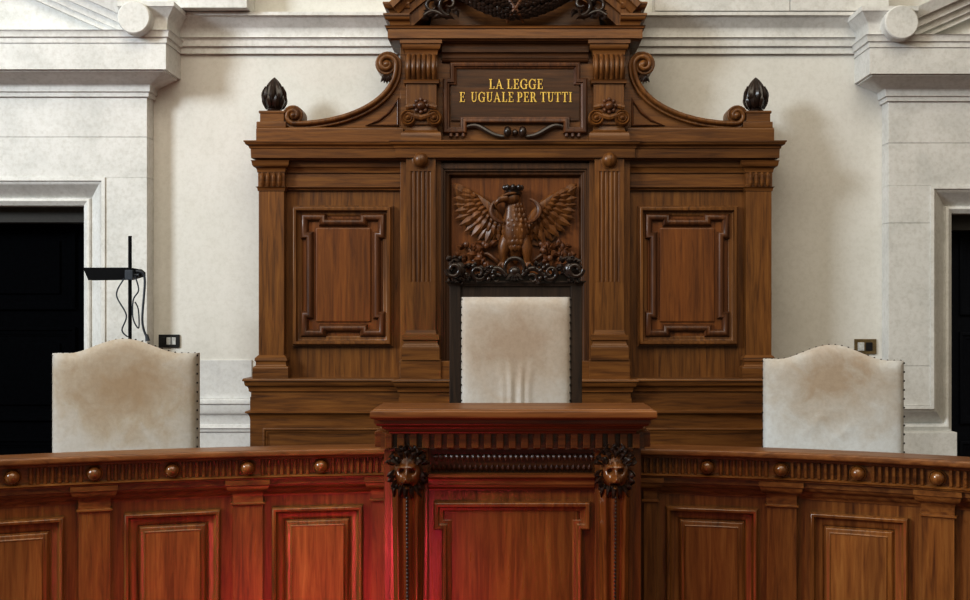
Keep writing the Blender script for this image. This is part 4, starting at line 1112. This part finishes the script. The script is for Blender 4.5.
# ================================================================== CHAIRS
def nail_mesh(r=0.0046):
    bm = B()
    lathe(bm, [(r * math.cos(t * PI / 8), r * 0.9 * math.sin(t * PI / 8)) for t in range(5)], (0, 0, 0), 'y', 10)
    return bm
def side_chair(pxl, pxr, ptop, pcor, d, mat, label, rot, folds):
    cx, w = (X(pxl, d) + X(pxr, d)) / 2, X(pxr, d) - X(pxl, d)
    zc, zt = Z(pcor, d), Z(ptop, d)
    root = thing('judge_chair', (cx, d, DAIS), label, 'chair', 'side chairs behind the bench')
    zb = DAIS + 0.52
    def top(u):
        a = abs(u)
        if a > 0.78: return zc
        q = 0.5 + 0.5 * math.cos(PI * a / 0.78)
        return zc + (zt - zc) * q ** 0.9
    bm = B(); nu, nv = 40, 40; rings = []
    for j in range(nv + 1):
        v = j / nv; row = []
        for i in range(nu + 1):
            u = -1 + 2 * i / nu
            z = zb + (top(u) - zb) * v
            e = (1 - abs(u) ** 7) ; f = min(1, (1 - v) * 9) if v > 0.85 else 1
            f = math.sqrt(max(0.0, 1 - (1 - f) ** 2))
            pf = 0.020 + 0.026 * math.sqrt(max(0, e)) * (0.35 + 0.65 * f)
            for (fu, fz, sl, su, sz, am) in folds:
                uu = u - fu - sl * (z - fz)
                pf += am * math.exp(-(uu / su) ** 2 - ((z - fz) / sz) ** 2)
            row.append(Vector((cx + u * w / 2, d - pf, z)))
        rings.append(row)
    # front grid, wrapped to a flat back
    loop = []
    for row in rings:
        loop.append(row + [Vector((row[-1].x, d + 0.03, row[-1].z)), Vector((row[0].x, d + 0.03, row[0].z))])
    loft(bm, loop)
    back = obj('backrest', bm, mat, root, smooth=55)
    # seat, seat rail, legs, stretchers, armrests
    bm = B(); box(bm, cx - w / 2 + 0.02, cx + w / 2 - 0.02, d - 0.50, d + 0.0, DAIS + 0.40, DAIS + 0.49, 0.025, 3); obj('seat', bm, mat, root)
    bm = B(); box(bm, cx - w / 2, cx + w / 2, d - 0.49, d + 0.03, DAIS + 0.33, DAIS + 0.40, 0.004); obj('seat_rail', bm, 'chair_wood', root)
    for sx in (-1, 1):
        for yy, zz in ((d - 0.46, DAIS + 0.34), (d + 0.005, zb + 0.05)):
            bm = B(); xx = cx + sx * (w / 2 - 0.03)
            loft(bm, [[Vector((xx + a * k, yy + b * k, z)) for a, b in ((-1, -1), (1, -1), (1, 1), (-1, 1))] for z, k in ((DAIS, 0.017), (DAIS + 0.2, 0.022), (zz, 0.024))])
            obj('leg', bm, 'chair_wood', root)
        bm = B(); xx = cx + sx * (w / 2 - 0.03); tube(bm, [(xx, d - 0.46, DAIS + 0.12), (xx, d, DAIS + 0.12)], 0.014, 8); obj('stretcher', bm, 'chair_wood', root)
    # nails: up both edges and over the top
    proto = None
    pts = []
    n = 17
    for sx in (-1, 1):
        for k in range(n):
            pts.append((cx + sx * (w / 2 + 0.0005), d - 0.019, zb + 0.05 + (zc - zb - 0.06) * k / (n - 1), sx))
    m = 22
    for k in range(m):
        u = -0.96 + 1.92 * k / (m - 1); pts.append((cx + u * w / 2, d - 0.006, top(u) - 0.001, 0))
    for (x, y, z, sx) in pts:
        loc = Vector((x, y, z)) - ORG[back]
        if proto is None:
            proto = obj('upholstery_nail', nail_mesh(), 'nail', back); proto.data.transform(Matrix.Translation(ORG[back])); proto.location = loc; o = proto
        else: o = copy_part(proto, back, loc)
        o.rotation_euler = (0, 0, sx * PI / 2 * 0.75) if sx else (-PI / 2 * 0.75, 0, 0)
    root.rotation_euler.z = rot
    if rot < -0.2: root.location.x += 0.003
    return root
side_chair(55, 197.5, 338.5, 353, 4.78, 'leather_a', 'wide cream suede chair with tan stain by the black doorway', math.radians(2),
           [(-0.25 + 0.22 * k, 1.22, -1.6, 0.035, 0.07, 0.004) for k in range(4)])
side_chair(764, 899, 344.5, 359.5, 4.78, 'leather_b', 'wide pale cream suede chair below the brass switch plate', math.radians(-19),
           [(-0.2, 1.27, 3.0, 0.06, 0.05, 0.004), (0.15, 1.22, 3.5, 0.06, 0.05, 0.004)])

# presiding chair with tall blackened frame
d = 4.92
thr = thing('presiding_chair', (X(515.5, d), d, DAIS), 'tall dark wood chair with cream back panel and carved crest behind central desk', 'chair')
xl, xr = X(449.5, d), X(582, d); il, ir = X(461, d), X(570.5, d)
zt, zi = Z(281, d), Z(297, d)
for a, b_ in ((xl, il), (ir, xr)):
    bm = B(); box(bm, a, b_, d - 0.01, d + 0.055, DAIS, zt, 0.005); obj('back_post', bm, 'chair_wood', thr)
bm = B(); box(bm, il - 0.002, ir + 0.002, d - 0.002, d + 0.05, zi, zt - 0.004, 0.004)
sweep(bm, [(xl - 0.004, d + 0.05), (xl - 0.004, d - 0.012), (xr + 0.004, d - 0.012), (xr + 0.004, d + 0.05)], prof((-0.02, zt - 0.022), ('l', 0.0, zt - 0.022), ('b', 0.012, zt - 0.006), ('l', 0.012, zt), ('l', -0.02, zt)), PLAN)
obj('top_rail', bm, 'chair_wood', thr)
zb = DAIS + 0.62
bm = B(); box(bm, il, ir, d, d + 0.05, zb - 0.10, zb, 0.004); obj('lower_rail', bm, 'chair_wood', thr)
bm = B(); nu, nv = 56, 44; loop = []
for j in range(nv + 1):
    v = j / nv; row = []; z = zb + (zi - zb) * v
    for i in range(nu + 1):
        u = -1 + 2 * i / nu
        e = math.sqrt(max(0, 1 - abs(u) ** 9)); f = min(1, (1 - v) * 12); f = math.sqrt(max(0.0, 1 - (1 - f) ** 2))
        pf = 0.004 + 0.026 * e * (0.3 + 0.7 * f)
        fade = 1 / (1 + math.exp((z - 1.475) / 0.022))
        for fu, am, sw in ((-0.30, 0.005, 0.05), (-0.12, 0.010, 0.045), (0.12, 0.011, 0.040), (0.30, 0.006, 0.05)):
            pf += am * fade * math.exp(-((u - fu * (1.0 - 0.25 * fade)) / sw) ** 2)
        row.append(Vector((il + (ir - il) * (u + 1) / 2, d - pf, z)))
    loop.append(row + [Vector((ir, d + 0.02, z)), Vector((il, d + 0.02, z))])
loft(bm, loop); pad = obj('back_pad', bm, 'leather_c', thr, smooth=55)
proto = None
for side, x in ((-1, il + 0.001), (1, ir - 0.001)):
    for k in range(24):
        loc = Vector((x, d - 0.012, zb + 0.03 + (zi - zb - 0.04) * k / 23)) - ORG[pad]
        if proto is None:
            proto = obj('upholstery_nail', nail_mesh(0.0042), 'nail', pad); proto.data.transform(Matrix.Translation(ORG[pad])); proto.location = loc
        else: copy_part(proto, pad, loc)
bm = B(); box(bm, xl + 0.01, xr - 0.01, d - 0.46, d - 0.004, DAIS + 0.44, DAIS + 0.54, 0.025, 3); obj('seat', bm, 'leather_c', thr)
bm = B(); box(bm, xl, xr, d - 0.46, d - 0.0, DAIS + 0.36, DAIS + 0.44, 0.004); obj('seat_rail', bm, 'chair_wood', thr)
for sx in (-1, 1):
    xx = (xl + xr) / 2 + sx * ((xr - xl) / 2 - 0.03)
    bm = B(); box(bm, xx - 0.025, xx + 0.025, d - 0.45, d - 0.40, DAIS, DAIS + 0.37, 0.005); obj('leg', bm, 'chair_wood', thr)
# carved crest: C scrolls, central ring, leafy corner masks
bm = B()
def K(px, py, o=0.0): return Vector((X(px, d), d + 0.02 - o, Z(py, d)))
cx0 = 514.5
box(bm, X(452, d), X(579, d), d + 0.0, d + 0.045, Z(283, d), Z(274, d), 0.003)
rnd = random.Random(21)
pts = [K(cx0 + 9.5 * math.cos(a), 268 - 9.5 * math.sin(a), 0.05) for a in [(-0.15 + 1.3 * i / 20) * PI for i in range(21)]]
tube(bm, pts, [0.006 + 0.005 * math.sin(PI * i / 20) for i in range(21)], 8)
blob(bm, K(cx0, 272, 0.04), (0.028, 0.022, 0.026), 12)
for k in range(5):
    leaf(bm, K(cx0, 274, 0.05), K(cx0 + (k - 2) * 4.5, 282 - abs(k - 2), 0.055), 0.024, th=0.010)
for sx in (-1, 1):
    def S(u, v, o): return K(cx0 + sx * u, v, o)
    b1 = bez((8, 276), (16, 264), (22, 268), (30, 276), 12)
    tube(bm, [S(u, v, 0.045) for u, v in b1], [0.012] * 13, 8)
    sp = spiral((36, 273), PI * 0.8, PI * 0.8 - 2 * PI * 1.15, 7.5, 2.5, 22)
    tube(bm, [S(u, v, 0.045 + 0.0008 * i) for i, (u, v) in enumerate(sp)], [0.012 * (1 - 0.5 * i / 22) for i in range(23)], 8)
    sp = spiral((18, 279), PI * 1.2, PI * 1.2 + 2 * PI * 0.9, 5, 2, 18)
    tube(bm, [S(u, v, 0.04) for u, v in sp], [0.009 * (1 - 0.4 * i / 18) for i in range(19)], 8)
    for k in range(30):   # corner clump
        u, v = rnd.uniform(48, 64), rnd.uniform(259, 281); a = math.atan2(270 - v, u - 55) + rnd.uniform(-.6, .6); L = rnd.uniform(5, 8)
        u1, v1 = min(67, u + L * math.cos(a)), max(255.5, min(283, v - L * math.sin(a)))
        leaf(bm, S(u, v, rnd.uniform(0.03, 0.065)), S(u1, v1, rnd.uniform(0.03, 0.055)), 0.026, th=0.013, bend=rnd.uniform(-.25, .25))
    blob(bm, S(57, 270, 0.045), (0.042, 0.030, 0.040), 12)
    tube(bm, [S(u, v, 0.085) for u, v in spiral((60, 270), 0, 2 * PI * 1.0, 8, 3, 20)], [0.010] * 21, 8)
    for k in range(14):   # running leaves between ring and corner
        u, v = rnd.uniform(14, 46), rnd.uniform(264, 281); a = rnd.uniform(-0.2, 1.1) * PI; L = rnd.uniform(5, 8)
        leaf(bm, S(u, v, 0.03), S(u + L * math.cos(a), max(258, min(283, v - L * math.sin(a))), 0.05), 0.022, th=0.011, bend=rnd.uniform(-.25, .25))
    for k in range(8): blob(bm, S(rnd.uniform(20, 50), rnd.uniform(262, 280), 0.05), (0.012, 0.012, 0.012), 7)
obj('carved_crest', bm, 'wood_dark', thr, smooth=50)

# ================================================================== SMALL THINGS
d = 5.40
st = thing('equipment_stand', (X(130, d), d, DAIS), 'thin black stand holding a flat black box with hanging cables by left doorway', 'stand')
bm = B(); tube(bm, [(X(130, d), d, DAIS + 0.02), (X(130, d), d, Z(236, d))], 0.0085, 10); obj('pole', bm, 'black_device', st)
bm = B(); lathe(bm, [(0, 0), (0.14, 0), (0.14, 0.012), (0.03, 0.022), (0.012, 0.06), (0, 0.06)], (X(130, d), d, DAIS), 'z', 24); obj('base', bm, 'black_metal', st)
bm = B()
prism(bm, [(X(u, d), Z(v, d)) for u, v in ((82, 267.5), (128, 267.5), (137, 269), (140.5, 272), (140.5, 276), (128, 279.5), (87.5, 280))], FRONT(d), -0.075, -0.010)
bx_ = obj('flat_device', bm, 'black_device', st)
bm = B(); box(bm, X(126, d), X(134, d), d - 0.02, d + 0.015, Z(280, d), Z(270, d), 0.003); tube(bm, [(X(134, d), d, Z(275, d)), (X(139, d), d, Z(275, d))], 0.007, 8); obj('clamp', bm, 'cable', st)
for pts, r in ((((138, 271), (146, 278), (143, 320), (146.5, 337)), 0.0055), (((126, 279), (118, 295), (127, 315), (122, 330), (127, 337)), 0.0036), (((137, 276), (140, 290), (134, 300), (133, 318), (138, 328), (137, 310), (133, 302)), 0.0034)):
    P_ = [Vector((X(u, d), d - 0.03 + 0.01 * i, Z(v, d))) for i, (u, v) in enumerate(pts)]
    sm = []
    n = len(P_)
    for i in range(n - 1):
        p0, p1, p2, p3 = P_[max(i - 1, 0)], P_[i], P_[i + 1], P_[min(i + 2, n - 1)]
        for k in range(8):
            t = k / 8
            sm.append(0.5 * ((2 * p1) + (p2 - p0) * t + (2 * p0 - 5 * p1 + 4 * p2 - p3) * t * t + (3 * p1 - p0 - 3 * p2 + p3) * t ** 3))
    sm.append(P_[-1])
    bm = B(); tube(bm, sm, r, 8)
    if r > 0.005: tube(bm, [P_[-1] + Vector((0, 0, 0.012)), P_[-1] + Vector((0.006, 0, -0.02))], [0.008, 0.012], 8)
    obj('cable', bm, 'cable', st)
def plate(px0, px1, py0, py1, mat, mats, name, label, cat):
    y = WALL - 0.0; bm = B()
    root = thing(name, ((X(px0, y) + X(px1, y)) / 2, y, Z(py1, y)), label, cat)
    box(bm, X(px0, y), X(px1, y), y - 0.010, y - 0.0005, Z(py0, y), Z(py1, y), 0.003); obj('cover_plate', bm, mat, root)
    w = px1 - px0
    for k, mm in enumerate(mats):
        bm = B(); a = px0 + w * (0.14 + 0.74 * k / len(mats)); b_ = a + w * 0.60 / len(mats)
        box(bm, X(a, y), X(b_, y), y - 0.014, y - 0.009, Z(py0 + (py1 - py0) * 0.22, y), Z(py1 - (py1 - py0) * 0.22, y), 0.002)
        obj('insert', bm, mm, root)
plate(159, 180, 334.5, 347.5, 'black_plastic', ['black_plastic', 'grey_plastic', 'grey_plastic'], 'wall_socket', 'black wall plate with pale inserts above the left chair', 'wall plate')
plate(854, 876, 339, 354, 'brass', ['grey_plastic', 'black_plastic'], 'wall_switch', 'brass wall plate with two inserts above the right chair', 'wall plate')

# ================================================================== LIGHT
w = bpy.data.worlds.new('room_light'); bpy.context.scene.world = w; w.use_nodes = True
nt = w.node_tree; bg = nt.nodes['Background']
tc = nt.nodes.new('ShaderNodeTexCoord'); sp = nt.nodes.new('ShaderNodeSeparateXYZ'); lk(nt, tc.outputs['Generated'], sp.inputs[0])
mr = nt.nodes.new('ShaderNodeMapRange'); lk(nt, sp.outputs['Z'], mr.inputs['Value']); mr.inputs['From Min'].default_value = -0.5; mr.inputs['From Max'].default_value = 0.9
lk(nt, ramp(nt, mr.outputs['Result'], [(0.0, (0.04, 0.03, 0.02)), (0.36, (0.17, 0.145, 0.105)), (1.0, (0.42, 0.37, 0.28))]), bg.inputs['Color'])
bg.inputs['Strength'].default_value = 1.0
def lamp(name, kind, loc, target, energy, color, **k):
    l = bpy.data.lights.new(name, kind); l.energy = energy; l.color = color
    for a, v in k.items(): setattr(l, a, v)
    o = bpy.data.objects.new(name, l); COL.objects.link(o); o.location = loc
    o.rotation_euler = (Vector(target) - Vector(loc)).to_track_quat('-Z', 'Y').to_euler()
    return o
lamp('tall_window_light', 'AREA', (-8.4, -0.3, 5.5), (0, 6, 2.0), 690, (0.84, 0.93, 1.0), shape='RECTANGLE', size=1.9, size_y=2.2)
lamp('ceiling_fill_lamp', 'AREA', (-0.5, 1.2, 6.2), (0, 6.0, 1.2), 215, (1.0, 0.92, 0.77), shape='RECTANGLE', size=7.0, size_y=3.5)  # added overhead fill lamp, standing in for ceiling bounce
lamp('red_bounce_lamp', 'AREA', (-0.45, 2.7, 0.10), (-0.42, 4.2, 1.1), 5.5, (1.0, 0.045, 0.06), shape='RECTANGLE', size=0.7, size_y=0.5)  # unseen lamp added in place of red bounce off the carpet

lamp('red_reflection_lamp', 'AREA', (-1.35, 0.25, 0.16), (-0.80, 4.2, 0.52), 1.3, (1.0, 0.05, 0.11), shape='RECTANGLE', size=1.3, size_y=0.25, spread=math.radians(24))  # unseen narrow red lamp added for reflections in the bench front

# ================================================================== CAMERA
cd = bpy.data.cameras.new('camera'); cam = bpy.data.objects.new('camera', cd); COL.objects.link(cam)
cam.location = (0, 0, EYE); cam.rotation_euler = (PI / 2, 0, 0)
cd.sensor_width = 36; cd.lens = 36 * F / 970
cd.shift_x = -(CX - 485) / 970; cd.shift_y = (CY - 300) / 970
cd.clip_start = 0.05; cd.clip_end = 200
sc = bpy.context.scene; sc.camera = cam
sc.view_settings.view_transform = 'Standard'; sc.view_settings.look = 'None'
sc.view_settings.exposure = 0.28; sc.view_settings.gamma = 0.87
